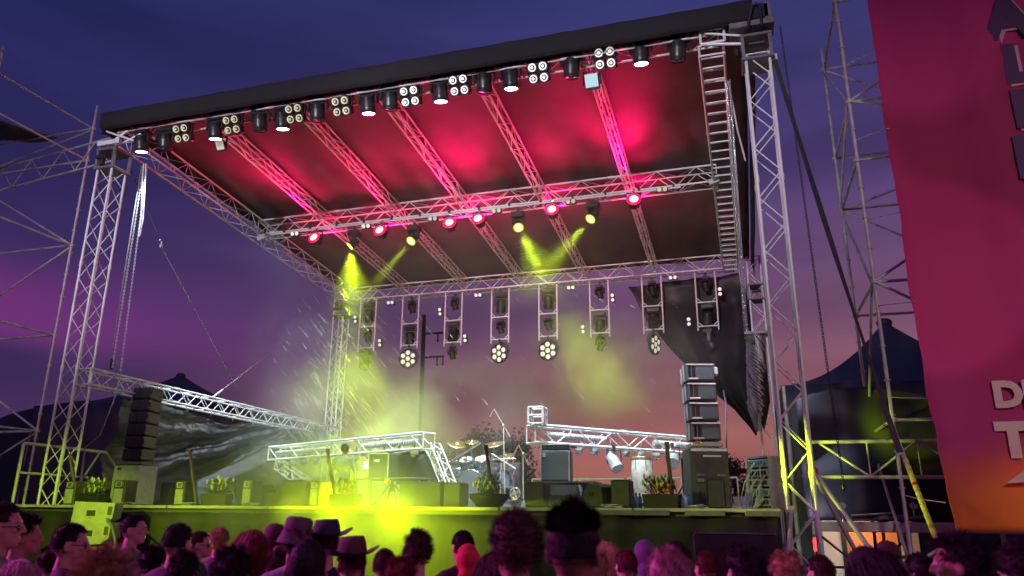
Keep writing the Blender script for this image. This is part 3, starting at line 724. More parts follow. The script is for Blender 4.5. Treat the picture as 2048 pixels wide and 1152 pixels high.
def left_stack():
    c = onDeck(262, 12.6); rz = .05
    for k in range(6):
        zc = c.z+.86+k*.245
        o = thing('line_array_box', 'shadowed line array cabinet, '+['lowest', 'second from bottom', 'third from bottom', 'fourth from bottom', 'fifth from bottom', 'topmost'][k]+' of six in the dark left column', 'loudspeaker', (c.x-.015*k, c.y+.02*k, zc), rz, 'left line array boxes')
        o.rotation_euler = (-.02*k, 0, rz); o.scale = (.74, .74, 1)
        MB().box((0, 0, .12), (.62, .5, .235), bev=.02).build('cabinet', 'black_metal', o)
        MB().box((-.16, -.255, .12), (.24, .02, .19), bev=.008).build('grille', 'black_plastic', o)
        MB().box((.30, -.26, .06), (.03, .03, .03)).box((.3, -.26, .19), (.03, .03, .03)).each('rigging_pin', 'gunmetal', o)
    o = thing('bumper_frame', 'yellow lit frame between the left line array and its bass cabinet', 'frame', c+Vector((0, 0, .78)), rz); o.scale = (.75, .75, 1)
    MB().box((0, -.25, .03), (.74, .07, .06), bev=.01).box((0, .2, .03), (.74, .06, .06)).box((-.33, 0, .03), (.05, .4, .06)).box((.33, 0, .03), (.05, .4, .06)).build('frame', 'greycase', o)
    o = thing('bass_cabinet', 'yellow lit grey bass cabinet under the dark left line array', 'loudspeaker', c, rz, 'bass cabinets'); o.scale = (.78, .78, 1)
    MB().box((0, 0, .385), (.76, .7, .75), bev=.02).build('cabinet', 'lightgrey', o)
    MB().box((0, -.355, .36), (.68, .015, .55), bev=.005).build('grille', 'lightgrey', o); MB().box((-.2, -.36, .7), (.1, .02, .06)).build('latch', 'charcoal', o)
left_stack()
def fill(label, px, Y, w_, h_, m, logo=True, rz=0.):
    p = onDeck(px, Y); o = thing('fill_speaker', label, 'loudspeaker', p, rz, 'front fill speakers')
    MB().box((0, 0, h_/2), (w_, .3, h_), bev=.015).build('cabinet', m, o)
    MB().box((0, -.155, h_*.36), (w_*.72, .015, h_*.6), bev=.004).build('grille', 'lightgrey', o)
    MB().box((0, -.152, h_*.83), (w_*.7, .02, h_*.2), bev=.008).build('horn', 'greycase', o)
    f = MB().box((0, -.165, h_*.93), (w_*.5, .02, .015)).box((0, -.165, h_*.74), (w_*.36, .02, .015)).box((-w_*.22, -.165, h_*.83), (.015, .02, h_*.18)).box((w_*.22, -.165, h_*.83), (.015, .02, h_*.18)); f.build('horn_rim', 'silver', o)
fill('leftmost yellow lit front fill speaker beside a leaning pole', 148, 11.3, .24, .42, 'charcoal')
fill('yellow lit front fill speaker before the left bass cabinet', 246, 11.3, .26, .43, 'charcoal')
fill('yellow lit front fill speaker below the gathered tarp', 368, 11.3, .22, .41, 'charcoal')
fill('yellow lit front fill speaker right of the planter with the bent leaf', 502, 11.3, .2, .42, 'charcoal')
fill('yellow lit front fill speaker at the edge of the smoke by a leaning pole', 636, 11.25, .17, .4, 'charcoal')
def darkbox(label, px, Y, w_, h_, d_=.4, cat='loudspeaker', name='monitor_speaker', m='black_plastic', rz=0):
    p = onDeck(px, Y); o = thing(name, label, cat, p, rz)
    MB().box((0, 0, h_/2), (w_, d_, h_), bev=.018).build('cabinet', m, o); MB().box((0, -d_/2-.004, h_/2), (w_*.9, .015, h_*.86), bev=.004).build('grille', 'charcoal', o)
    MB().box((-w_/2-.004, 0, h_*.7), (.01, .14, .06)).build('handle', 'black_metal', o)
    return o
darkbox('plain dark speaker box left of the third fill speaker', 346, 11.8, .3, .4)
darkbox('wide dark monitor box standing left of the smoke plume', 598, 11.5, .5, .42)
darkbox('dark side fill box behind the last yellow fill speaker', 655, 11.7, .16, .4)
darkbox('dark brown speaker box between the planter and the bass amp riser', 1076, 11.4, .3, .37)
darkbox('dark narrow speaker box left of the conga', 1246, 11.4, .28, .4)
darkbox('wide dim box seen inside the smoke at centre stage', 848, 12.4, .78, .42)
darkbox('dark box behind the smoke right of the wide dim box', 912, 12.2, .3, .4)
# amp riser and bass amp
p = onDeck(1140, 12.5); o = thing('amp_riser', 'low grey riser with a yellow lit top edge under the bass cabinet', 'riser', p)
MB().box((0, 0, .2), (.95, .6, .38), bev=.01).build('box', 'charcoal', o); MB().box((0, 0, .405), (.97, .62, .025)).build('top', 'greycase', o); MB().box((-.05, -.305, .28), (.78, .012, .16)).build('front_panel', 'amp', o)
p = onDeck(1114, 12.55); o = thing('bass_amp', 'grey grille bass amplifier cabinet standing on the low riser', 'amplifier', p+Vector((0, 0, .42)), .1)
MB().box((0, 0, .25), (.5, .38, .5), bev=.012).build('cabinet', 'charcoal', o); MB().box((0, -.195, .25), (.45, .015, .44), bev=.004).build('grille', 'amp', o)
MB().box((-.235, -.2, .25), (.02, .02, .49)).box((.235, -.2, .25), (.02, .02, .49)).build('trim', 'silver', o); MB().box((-.18, -.207, .43), (.05, .008, .07)).build('badge', 'silver', o)
MB().box((0, 0, .56), (.46, .3, .1), bev=.01).build('amp_head', 'black_plastic', o)
# wedge monitors
def wedge(label, p, rz, m='charcoal', s=1.0, tilt=0, gm='black_plastic', grp='wedge monitors'):
    o = thing('wedge_monitor', label, 'loudspeaker', p, rz, grp)
    poly = [(-.24*s, 0), (.2*s, 0), (.24*s, .1*s), (.06*s, .36*s), (-.22*s, .3*s)]
    MB().prism(poly, .5*s, (0, 0, 0), rotm('Z', PI/2)).build('cabinet', m, o)
    ang = math.atan2(.26, -.18)
    c = Vector((0, .15*s+.004, .23*s)); 
    MB().box(rotm('Z', PI/2) @ Vector((.155*s, 0, .235*s)), (.44*s, .02, .28*s), rotm('X', -.6)).build('grille', gm, o)
    hh = MB()
    for sx_ in (-1, 1): hh.box((sx_*.252*s, -.02, .2*s), (.008, .11*s, .05*s))
    hh.each('handle', 'black_metal', o); return o
wedge('grey wedge monitor tilted on the deck left of the conga', onDeck(1205, 11.6), 1.0)
wedge('grey wedge monitor lying behind the tilted one near the conga', onDeck(1185, 12.3), PI+.5)
wedge('pale wedge monitor left of the wide dark monitor box', onDeck(556, 11.6), PI*.8, 'greycase')
wedge('low wedge monitor on the deck by the gathered tarp', onDeck(530, 12.2), PI*.9, 'charcoal')
# two speakers stacked in front of the skirt
for k, (px, py, rz) in enumerate(((190, 1052, .42), (187, 1092, .30))):
    p = at(px, py, 10.3); s = .47 if k == 0 else .43
    o = thing('pit_speaker', ['yellow lit trapezoid speaker on top of another before the skirt', 'yellow lit trapezoid speaker under its twin before the skirt'][k], 'loudspeaker', p, rz, 'pit speakers')
    MB().prism([(-.31, .0), (.2, .04), (.31, .12), (.33, .36), (-.29, .38)], .38, (0, 0, 0)).build('cabinet', 'lightgrey', o)
    MB().box((-.02, -.194, .2), (.13, .012, .09)).build('recess', 'black_plastic', o); MB().box((-.02, -.2, .145), (.1, .012, .02)).build('handle', 'silver', o)
    MB().box((.26, -.194, .24), (.06, .012, .13)).build('connector_plate', 'charcoal', o)
o = thing('pit_stand', 'hidden steel stand carrying the two trapezoid pit speakers', 'stand', (at(188, 1092, 10.3).x, 10.3, 0))
zt = at(187, 1092, 10.3).z
MB().box((0, 0, zt-.03), (.5, .4, .05)).build('plate', 'steel', o)
for a, b in ((-.2, -.15), (.2, -.15), (-.2, .15), (.2, .15)): MB().tube((a, b, 0), (a, b, zt-.05), .025).build('leg', 'steel', o)
r = thing('stage_cable', 'yellow lit cable looping down from the stacked pit speakers', 'cable', at(214, 1035, 10.2))
MB().path([at(214, 1038, 10.2), at(224, 1052, 10.1), at(230, 1075, 10.0), at(232, 1110, 10)], .022).build('cable', 'greycase', r, r.location)
# pit bass cabinet with lit lip
p = at(1470, 1068, 9.9); o = thing('pit_subwoofer', 'wide black subwoofer with a yellow lit ridged top edge before the stage', 'loudspeaker', (p.x, 10.1, 0))
MB().box((0, 0, p.z/2), (.98, .6, p.z), bev=.015).build('cabinet', 'black_plastic', o); MB().box((0, -.305, p.z*.5), (.9, .015, p.z*.8)).build('grille', 'black_metal', o)
k = MB()
for i in range(28): k.box((-.46+i*.034, -.29, p.z+.012), (.02, .05, .022))
k.build('top_edge', 'greycase', o)
# ------------------------------------------------------------------ planters with leaning poles
def planter(px, Y, label, pole, polepx, bowl=False, bent=False, orange=False, s=1):
    p = onDeck(px, Y); o = thing('planter', label, 'planter', p, rnd.uniform(-.2, .2), 'planters along the stage front')
    if bowl: MB().lathe([(.12, 0), (.2, .02), (.3, .14), (.31, .2), (.27, .2)], n=8).build('pot', 'pot', o)
    else: MB().box((0, 0, .1), (.44*s, .24, .2), taper=(1.1, 1.1), bev=.01).build('pot', 'pot', o)
    lf = MB(); fl = MB()
    for i in range(200):
        a = rnd.uniform(0, 6.28); rr = rnd.uniform(0, .2)*s; h = rnd.uniform(.2, .40); c = Vector((rr*math.cos(a)*1.05, rr*.6*math.sin(a), h))
        d = Vector((rnd.uniform(-1, 1), rnd.uniform(-1, 1), rnd.uniform(.2, 1.4))).normalized(); sd = d.orthogonal().normalized(); L_ = rnd.uniform(.05, .11)
        lf.add([c, c+d*L_*.5+sd*L_*.2, c+d*L_, c+d*L_*.5-sd*L_*.2], [(0, 1, 2, 3)])
        if i % 5 == 0: fl.ball(c+d*L_, (.022, .022, .045), 6)
    for i in range(16):
        a = rnd.uniform(0, 6.28); lf.tube((.1*math.cos(a), .06*math.sin(a), .15), (.2*s*math.cos(a), .12*math.sin(a), .34), .006, n=4)
    if bent: lf.path([(.1, 0, .2), (.2, -.02, .36), (.3, -.04, .3), (.36, -.05, .05)], .03, 5, .01)
    f = lf.build('foliage', 'leaf', o); fl.each('flower', 'petal', f)
    if orange:
        z = MB()
        for i in range(7): z.ball((rnd.uniform(-.2, .2), rnd.uniform(-.15, 0), rnd.uniform(.22, .34)), .03, 6)
        z.each('flower', 'petal_o', f)
    if pole:
        b = onDeck(polepx[0], Y-.02); tpt = at(polepx[1], polepx[2], Y-.05)
        q = thing('leaning_pole', 'dark pole leaning beside '+pole, 'pole', b, group='leaning poles')
        MB().tube(b+Vector((0, 0, .03)), tpt, .032, .028).build('shaft', 'pole', q, b); MB().lathe([(.035, 0), (.037, .03), (.03, .045)], tpt-b, None, 10).build('cap', 'pole', q)
        MB().box(b+Vector((0, 0, .02)), (.13, .13, .04), bev=.01).build('foot', 'black_metal', q, b)
planter(185, 11.35, 'dark planter of pale flowers near the leftmost fill speaker', 'the leftmost planter', (155, 139, 912))
planter(432, 11.35, 'dark planter with flowers and a drooping leaf left of centre', 'the planter with the drooping leaf', (393, 380, 905), bent=True)
planter(690, 11.3, 'planter with flowers and an orange bloom at the smoke edge', 'the planter at the smoke edge', (673, 655, 903), orange=True)
planter(978, 11.3, 'dark bowl planter in front of the drum kit', 'the bowl planter before the drums', (988, 972, 896), bowl=True)
planter(1325, 11.35, 'dark box planter with bright flowers beside the conga', 'the box planter by the conga', (1346, 1334, 890), orange=True, s=1.1)
# ------------------------------------------------------------------ instruments
c = onDeck(975, 15.2); 
r = thing('drum_riser', 'blue grey carpeted platform under the drum kit', 'riser', c)
MB().box((.0, 0, .08), (2.2, 1.9, .16), bev=.02).build('platform', 'amp', r)
zr = DZ+.16
def drum(name, label, x, y, z, rad, h, rot=None, shell='blue_shell', legs=True, grp='drums', skin='head_skin'):
    o = thing(name, label, 'drum', (x, y, z), group=grp); q = rot or Matrix.Identity(3)
    MB().lathe([(rad, 0), (rad, h)], (0, 0, 0), q, 24).build('shell', shell, o)
    MB().lathe([(rad*1.04, h-.03), (rad*1.04, h+.01), (rad*.98, h+.01)], (0, 0, 0), q, 24, caps=False).lathe([(rad*1.04, .03), (rad*1.04, -.01), (rad*.98, -.01)], (0, 0, 0), q, 24, caps=False).each('hoop', 'chrome', o)
    MB().lathe([(rad*.97, h+.004), (.002, h+.006)], (0, 0, 0), q, 24, caps=False).lathe([(rad*.97, -.004), (.002, -.006)], (0, 0, 0), q, 24, caps=False).each('drum_skin', skin, o)
    k = MB()
    for i in range(8):
        a = PI*i/4; k.tube(q @ Vector((rad*1.04*math.cos(a), rad*1.04*math.sin(a), .02)), q @ Vector((rad*1.04*math.cos(a), rad*1.04*math.sin(a), h-.02)), .007, n=5)
        k.box(q @ Vector((rad*1.03*math.cos(a), rad*1.03*math.sin(a), h/2)), (.025, .025, .05))
    k.build('lug', 'chrome', o)
    if legs:
        for a in (0, 2.1, 4.2):
            MB().tube(q @ Vector((rad*1.05*math.cos(a), rad*1.05*math.sin(a), h*.4)), Vector((rad*1.15*math.cos(a), rad*1.15*math.sin(a), zr-z)), .009, n=6).build('leg', 'chrome', o)
M['mic_pink'] = mat('pinkish_microphone', (.35, .1, .13), .4, 0, .2, 10)
M['blue_shell'] = mat('pearl_blue_drum_shell', (.14, .21, .3), .25, .1, .3, 14, coat=.5)
qf = rotm('X', PI/2)
cx, cy = c.x, c.y
drum('bass_drum', 'large bass drum lying on its side at the middle of the kit', cx-.15, cy-.25, zr+.3, .28, .42, qf @ Matrix.Identity(3), legs=False, shell='blue_shell', skin='amp')
drum('tom_drum', 'blue rack tom on the left above the bass drum', cx-.33, cy-.35, zr+.62, .14, .2, rotm('X', .5), legs=False)
drum('tom_drum', 'blue rack tom on the right above the bass drum', cx+.02, cy-.35, zr+.62, .15, .22, rotm('X', .5), legs=False)
drum('floor_tom', 'deep floor tom standing at the right of the kit', cx+.42, cy-.2, zr+.25, .2, .36)
drum('snare_drum', 'shallow snare drum at the left of the kit', cx-.62, cy, zr+.5, .18, .14)
for (lab, px, py, yy, rr, tl) in (('large crash cymbal high at the left of the drum kit', 914, 888, cy-.1, .24, .35), ('smaller cymbal in the middle above the drums', 944, 884, cy+.05, .16, .1),
        ('wide ride cymbal at the right of the drum kit', 988, 889, cy-.05, .24, -.1), ('low thin cymbal behind the boom stand', 1012, 912, cy+.1, .2, 0)):
    p = at(px, py, yy); o = thing('cymbal', lab, 'cymbal', p, group='cymbals on stands'); q = rotm('Y', tl) @ rotm('X', .35)
    MB().lathe([(rr, 0), (rr*.6, .012), (rr*.2, .02), (rr*.14, .04), (.002, .045)], (0, 0, 0), q, 28, caps=False).build('plate', 'bronze', o, None, .003)
    MB().tube((0, 0, -.02), (0, 0, .07), .01).build('wing_nut', 'chrome', o)
    s_ = thing('cymbal_stand', 'chrome stand holding the '+lab.split(' at')[0].split(' in the')[0].split(' behind')[0], 'stand', (p.x, p.y, zr)); hh = p.z-zr
    MB().tube((0, 0, .25), (0, 0, hh-.02), .012, .009).build('pole', 'chrome', s_)
    for k in range(3):
        a = 2.1*k+.4; MB().tube((0, 0, .35), (.24*math.cos(a), .24*math.sin(a), .015), .009, n=6).build('leg', 'chrome', s_)
    MB().box((0, 0, hh*.55), (.05, .04, .05), bev=.01).build('clamp', 'chrome', s_)
# kit hardware rack
o = thing('drum_rack', 'chrome tube rack cluttered with clamps round the drum kit', 'rack', (cx, cy, zr)); k = MB()
for x in (-.75, -.3, .25, .7): k.tube((x, -.5, 0), (x, -.5, .85), .016)
k.tube((-.8, -.5, .75), (.75, -.5, .8), .018).tube((-.95, -.45, .6), (.0, -.5, 1.12), .02)
k.build('tube', 'chrome', o); k = MB()
for i in range(34): k.box((rnd.uniform(-.8, .75), -.5+rnd.uniform(-.06, .06), rnd.uniform(.2, .85)), (.04, .04, .06), rotm('Y', rnd.uniform(0, 3)), bev=.008)
k.build('clamp', 'chrome', o)
def micstand(label, base, top, boom, mic='black_metal', pole='steel'):
    o = thing('microphone_stand', label, 'microphone stand', base, group='microphone stands')
    MB().tube(base+Vector((0, 0, .1)), top, .013, .010).build('pole', pole, o, base)
    for k in range(3):
        a = 2.1*k+.5; MB().tube(base+Vector((0, 0, .16)), base+Vector((.3*math.cos(a), .3*math.sin(a), .015)), .010, n=6).build('leg', 'black_metal', o, base)
    b = boom; d = (b-top).normalized(); bo = MB().tube(top-d*.22, b, .010).ball(top, .028, 8); bo.tube(top-d*.24, top-d*.15, .02).build('boom', pole, o, base)
    m_ = b+Vector((-.06, -.05, -.16))
    MB().tube(b, b.lerp(m_, .9), .010, .012).ball(m_, .02, 8).build('microphone', 'mic_pink', o, base)
    return o
micstand('tall boom microphone stand rising above the drum kit', onDeck(1010, 13.4), at(1007, 851, 13.4), at(988, 818, 13.3))
micstand('lower boom microphone stand between the drums and bass amplifier', onDeck(1047, 13.2), at(1046, 907, 13.2), at(1037, 890, 13.1))
micstand('short pink boom stand in front of the floor tom', onDeck(1000, 13.0)+Vector((.0, 0, 0)), at(1003, 920, 13.0), at(1032, 938, 12.9), pole='alu_old')
# dark boxes behind the drums
darkbox('grey flight case behind the drum kit', 1008, 16.4, .7, .5, cat='flight case', name='flight_case', m='greycase')
darkbox('tall grey amplifier behind the ride cymbal', 1010, 16.0, .75, .95, cat='amplifier', name='guitar_amp', m='charcoal')
# small colourful bits on the drum platform: rug fan drum
o = thing('table_fan', 'small round fan with coloured blades on the drum platform', 'fan', onDeck(1030, 14.2)+Vector((0, 0, .16))); o.scale = (.75, .75, .75)
MB().lathe([(.13, -.02), (.14, 0), (.13, .02)], (0, 0, .16), rotm('X', PI/2), 20, caps=False).build('ring', 'silver', o, None, .008)
for k in range(4):
    a = k*PI/2+.3; MB().box((.06*math.cos(a), 0, .16+.06*math.sin(a)), (.1, .01, .05), rotm('Y', -a)).build('blade', 'orangep' if k % 2 else 'blue', o)
MB().box((0, 0, .01), (.14, .1, .02)).build('base', 'silver', o)
# conga
p = onDeck(1287, 13.4); o = thing('conga_drum', 'tall pale patterned conga drum on a chrome stand', 'drum', p)
zc = at(1287, 985, 13.4).z-p.z
MB().lathe([(.10, .10), (.12, .16), (.17, .42), (.185, .62), (.165, .84), (.16, .86)], n=28).build('shell', 'conga', o)
MB().lathe([(.165, .80), (.17, .82), (.172, .87), (.16, .875)], n=28, caps=False).build('hoop', 'bronze', o); MB().lathe([(.16, .865), (.002, .87)], n=24, caps=False).build('drum_skin', 'head_skin', o)
k = MB()
for i in range(6):
    a = PI*i/3; k.tube((.178*math.cos(a), .178*math.sin(a), .62), (.175*math.cos(a), .175*math.sin(a), .82), .008, n=5)
k.build('lug', 'chrome', o)
for i in range(4):
    a = PI/4+PI*i/2; MB().tube((.17*math.cos(a), .17*math.sin(a), .34), (.2*math.cos(a), .2*math.sin(a), .0), .012, n=6).build('leg', 'chrome', o)
# floor par lamps
for (lab, px, py, Y, dz) in (('silver barrel lamp pointing down left of the conga', 1228, 905, 13.8, 0), ('round chrome lamp hanging from the right lit truss', 1345, 900, 14.6, 0)):
    p = at(px, py, Y); o = thing('barrel_lamp', lab, 'stage light', p); q = rotm('Z', .8) @ rotm('X', -.7) if px < 1300 else rotm('X', -1.0)
    MB().lathe([(.06, .2), (.1, .17), (.11, 0), (.115, -.14), (.12, -.15)], (0, 0, -.18), q, 18).build('barrel', 'silver', o)
    MB().lathe([(.105, -.152), (.05, -.12), (.002, -.11)], (0, 0, -.18), q, 18, caps=False).build('lens', 'chrome', o); MB().box((-.125, 0, -.08), (.015, .04, .24)).box((.125, 0, -.08), (.015, .04, .24)).box((0, 0, .04), (.27, .04, .015)).build('yoke', 'black_metal', o)
    MB().box((0, 0, .08), (.05, .06, .1)).build('clamp', 'black_metal', o)
# lamps and clamps slung under the lit trusses
def bars(p0, p1, n, lab, grp):
    for i in range(n):
        p = p0.lerp(p1, (i+.5)/n)+Vector((0, -.02, -.19)); o = thing('clamped_lamp', lab+', '+nth(i, n)+' of '+str(n), 'stage light', p, group=grp)
        MB().box((0, 0, .0), (.16, .12, .12), rotm('Z', rnd.uniform(-.4, .4)), bev=.02).build('housing', 'silver', o)
        MB().lathe([(.05, 0), (.06, -.03), (.05, -.05)], (0, -.06, -.06), rotm('X', .5+rnd.uniform(-.3, .3)), 10).build('lens', 'chrome', o); MB().tube((0, 0, .05), (0, 0, .2), .02).build('clamp', 'chrome', o)
bars(pL0.lerp(pL1, .04), pL0.lerp(pL1, .97), 11, 'small silver lamp clamped under the left lit truss', 'lamps under the left lit truss')
bars(pR0.lerp(pR1, .03), pR0.lerp(pR1, .97), 10, 'small silver lamp clamped under the right lit truss', 'lamps under the right lit truss')
for (lab, A_, B_, a, b) in (('ribbed silver panel inside the left end of the left lit truss', pL0, pL1, .02, .4), ('ribbed silver panel inside the right end of the left lit truss', pL0, pL1, .62, .95), ('pale batten inside the right end of the right lit truss', pR0, pR1, .72, .99), ('pale batten inside the left end of the right lit truss', pR0, pR1, .08, .42)):
    s0 = A_.lerp(B_, a); s1 = A_.lerp(B_, b); o = thing('led_batten', lab, 'light batten', s0); d = (s1-s0).normalized(); k = MB().tube(s0, s1, .055, n=8)
    k.build('housing', 'silver', o, s0); f = MB()
    for i in range(24): f.tube(s0.lerp(s1, (i+.5)/24)-d*.006, s0.lerp(s1, (i+.5)/24)+d*.006, .066, n=8)
    f.build('fin', 'alu', o, s0)
# support posts of the lowered trusses
for (lab, P_) in (('wind up stand under the far end of the left lit truss', pL0.lerp(pL1, .12)), ('wind up stand under the near end of the left lit truss', pL0.lerp(pL1, .8)), ('wind up stand behind the bass amplifier under the right lit truss', pR0.lerp(pR1, .2)), ('wind up stand by the speaker stack under the right lit truss', pR0.lerp(pR1, .9))):
    b = Vector((P_.x, P_.y+.1, DZ)); o = thing('truss_stand', lab, 'stand', b, group='truss stands')
    MB().tube((0, 0, .3), (0, 0, P_.z-DZ-.17), .03).build('pole', 'black_metal', o); MB().box((0, 0, P_.z-DZ-.17), (.3, .1, .04)).build('fork', 'black_metal', o)
    for k in range(4):
        a = PI/4+k*PI/2; MB().tube((0, 0, .5), (.4*math.cos(a), .4*math.sin(a), .02), .016).build('leg', 'black_metal', o)
# dark cloth panel and table at centre left
o = thing('cloth_panel', 'slanted dark screen between lit truss and its sloping leg', 'screen', onDeck(830, 13.9))
P4 = [at(783, 908, 13.9), at(850, 900, 13.8), at(902, 985, 13.4), at(790, 968, 13.9)]
MB().grid(lambda u, v: P4[0].lerp(P4[1], u).lerp(P4[3].lerp(P4[2], u), v)+Vector((0, .03*math.sin(u*9+v*2), 0)), 16, 12).build('cloth', 'charcoal', o, o.location, .01)
MB().tube(P4[0], P4[1], .02).tube(P4[1], P4[2], .02).tube(P4[3], P4[0], .02).build('frame', 'steel', o, o.location)
o = thing('keyboard_table', 'pale metal table frame standing inside the smoke', 'table', onDeck(766, 13.0))
a = Vector((0, 0, .5)); MB().box((.2, 0, .5), (1.3, .5, .04), bev=.008).build('table_top', 'greycase', o)
for x in (-.4, .8):
    for y in (-.22, .22): MB().tube((x, y, 0), (x, y, .48), .022).build('leg', 'alu_old', o)
o = thing('flight_case', 'upright pale case standing on the metal table', 'flight case', onDeck(762, 13.0)+Vector((0, 0, .52)))
MB().box((0, 0, .22), (.42, .4, .44), bev=.015).build('body', 'amp', o); MB().box((0, -.2, .43), (.43, .02, .02)).box((-.2, -.2, .22), (.02, .02, .43)).box((.2, -.2, .22), (.02, .02, .43)).build('edge', 'silver', o); MB().box((-.03, -.205, .3), (.1, .02, .05)).build('latch', 'silver', o)
o = thing('work_lamp', 'small glaring white work lamp left of the smoke plume', 'lamp', at(735, 931, 13.2))
MB().box((0, .04, 0), (.2, .08, .16), rotm('Y', .15), bev=.02).build('housing', 'silver', o); MB().box((0, -.005, 0), (.165, .012, .125), rotm('Y', .15), bev=.004).build('panel', 'work_white', o)
b = onDeck(738, 13.3)-o.location; MB().tube((0, .05, -.06), (b.x, b.y, b.z), .015).build('pole', 'black_metal', o)
o = thing('signal_box', 'tiny orange lamp box on the table edge in the smoke', 'box', at(774, 962, 12.7)); MB().box((0, 0, 0), (.11, .06, .08), bev=.01).build('body', 'orangep', o); MB().tube((0, 0, -.04), (0, .1, -.06), .01).build('clip', 'steel', o)
# rack of electronics on the right edge of the stage
p = onDeck(1540, 12.2); o = thing('dimmer_rack', 'open pale rack of cabled dimmers beside the right front tower', 'rack', p, -.75); o.scale = (.8, .8, 1)
MB().box((0, .24, .38), (.5, .03, .74)).box((-.25, 0, .38), (.02, .5, .74)).box((.25, 0, .38), (.02, .5, .74)).box((0, 0, .01), (.5, .5, .03)).box((0, 0, .75), (.5, .5, .03)).build('cabinet', 'rackgrey', o)
for i in range(5):
    u_ = MB().box((0, -.06, .1+i*.14), (.46, .38, .11), bev=.008).build('unit', 'rackgrey', o); k = MB()
    for j in range(6): k.box((-.18+j*.07, -.256, .1+i*.14), (.045, .012, .06))
    k.build('socket', ['black_plastic', 'blue', 'charcoal', 'black_plastic', 'blue'][i], u_)
k = MB()
for i in range(22):
    z0 = rnd.uniform(.1, .7); x0 = rnd.uniform(-.22, .2); k.path([(x0, -.26, z0), (x0-.05, -.36, z0-.1), (x0-.12+rnd.uniform(-.1, .1), -.34, max(.03, z0-.3)), (x0-.2, -.36, .02)], .011, 5)
k.build('cable', 'steel', o)
# bottles, clutter on the deck
for (lab, px, Y, n, m) in (('cluster of small pale bottles right of the box planter', 1370, 11.9, 3, 'led'), ('little bottles left of the conga foot', 1272, 11.7, 3, 'led')):
    for i in range(n):
        o = thing('water_bottle', 'clear blue plastic water bottle in the '+lab.replace('small ', ''), 'bottle', onDeck(px+i*7-6, Y+.06*i), group='bottles '+('by the planter' if px > 1300 else 'by the conga'))
        MB().lathe([(.03, 0), (.034, .02), (.034, .15), (.014, .19), (.014, .2)], n=10).build('body', 'rackgrey' if i % 2 else 'blue', o); MB().lathe([(.016, .2), (.016, .225)], n=8).build('cap', 'blue', o)
for (lab, px, py) in (('flat yellow lit rag lying on the front edge below the second fill speaker', 258, 1010), ('flat yellow lit cloth on the deck left of the conga', 1225, 1012), ('crumpled yellow lit cable heap below the third fill speaker', 376, 1009), ('small cable heap by the fill speaker left of the smoke', 508, 1008), ('cable heap in front of the right bass cabinet', 1392, 1012)):
    p = onDeck(px, 11.05); o = thing('cable_heap', lab, 'cable', p, group='cable heaps along the stage edge'); k = MB()
    for j in range(5):
        pts = [(rnd.uniform(-.18, .18), rnd.uniform(-.06, .1), rnd.uniform(.01, .05)) for _ in range(7)]; k.path(pts, .011, 5)
    k.build('cable', 'silver', o)
# thin light pipes on the front edge
for (lab, px0, px1) in (('dull metal strip along the front edge under the right lit truss', 1200, 1340), ('dull metal strip along the front edge before the right bass cabinet', 1370, 1450), ('dull metal strip along the front edge by the dimmer rack', 1490, 1560)):
    a, b = at(px0, 1014, 10.9), at(px1, 1015, 10.9); o = thing('edge_rail', lab, 'rail', (a.x, 10.9, DZ-.06), group='front edge rails')
    MB().box(((b.x-a.x)/2, -.04, .0), (b.x-a.x, .03, .07), bev=.006).build('rail', 'greycase', o); MB().box((.06, -.02, .0), (.04, .05, .05)).build('bracket', 'steel', o)
# back barrier railings
def railing(x0, x1, Y, z0, z1, label, posts, diag=True):
    o = thing('back_railing', label, 'railing', (x0, Y, z0))
    MB().tube((x0, Y, z1), (x1, Y, z1), .03).build('top_rail', 'alu', o, o.location); MB().tube((x0, Y, z0+.08), (x1, Y, z0+.08), .024).build('bottom_rail', 'alu', o, o.location)
    for i in range(posts+1):
        x = x0+(x1-x0)*i/posts; MB().tube((x, Y, z0), (x, Y, z1), .024).build('post', 'alu', o, o.location)
    if diag:
        for i in range(posts):
            xa = x0+(x1-x0)*i/posts; xb = x0+(x1-x0)*(i+1)/posts; xm = (xa+xb)/2
            MB().tube((xa+.05, Y+.01, z0+.1), (xm, Y+.01, z1), .02).tube((xm, Y+.01, z1), (xb-.05, Y+.01, z0+.1), .02).build('brace', 'alu', o, o.location)
zr0 = at(1300, 955, 21).z
railing(-5.8, -3.2, 21.2, DZ, zr0-.02, 'back railing between the drums and the bass amplifier', 1)
railing(-3.1, -.2, 21.25, DZ, zr0, 'back railing with diagonal braces behind the conga', 2)
railing(0.9, 4.2, 21.5, DZ, zr0, 'back railing right of the speaker stack against the pink sky', 2)
railing(-9.9, -6.4, 21.2, DZ, zr0-.03, 'back railing glowing through the smoke left of the drums', 2)
o = thing('handrail', 'yellow lit steel handrail at the far left end of the stage', 'railing', onDeck(22, 11.0))
a0, a1, a2 = at(24, 1010, 11.0), at(48, 886, 11.0), at(212, 905, 12.2)
MB().tube(a0, a1, .03).build('post', 'steel', o, o.location); MB().tube(a1, a2, .03).build('top_rail', 'steel', o, o.location); MB().tube(at(38, 945, 11.0), at(175, 955, 12.2), .022).build('middle_rail', 'steel', o, o.location); MB().tube(a2, a2+Vector((-.1, 1.4, -1.1)), .024).tube(at(170, 900, 11.9), at(155, 1005, 11.9), .022).tube(at(200, 905, 12.1), at(160, 965, 12.1), .02).build('brace', 'steel', o, o.location)
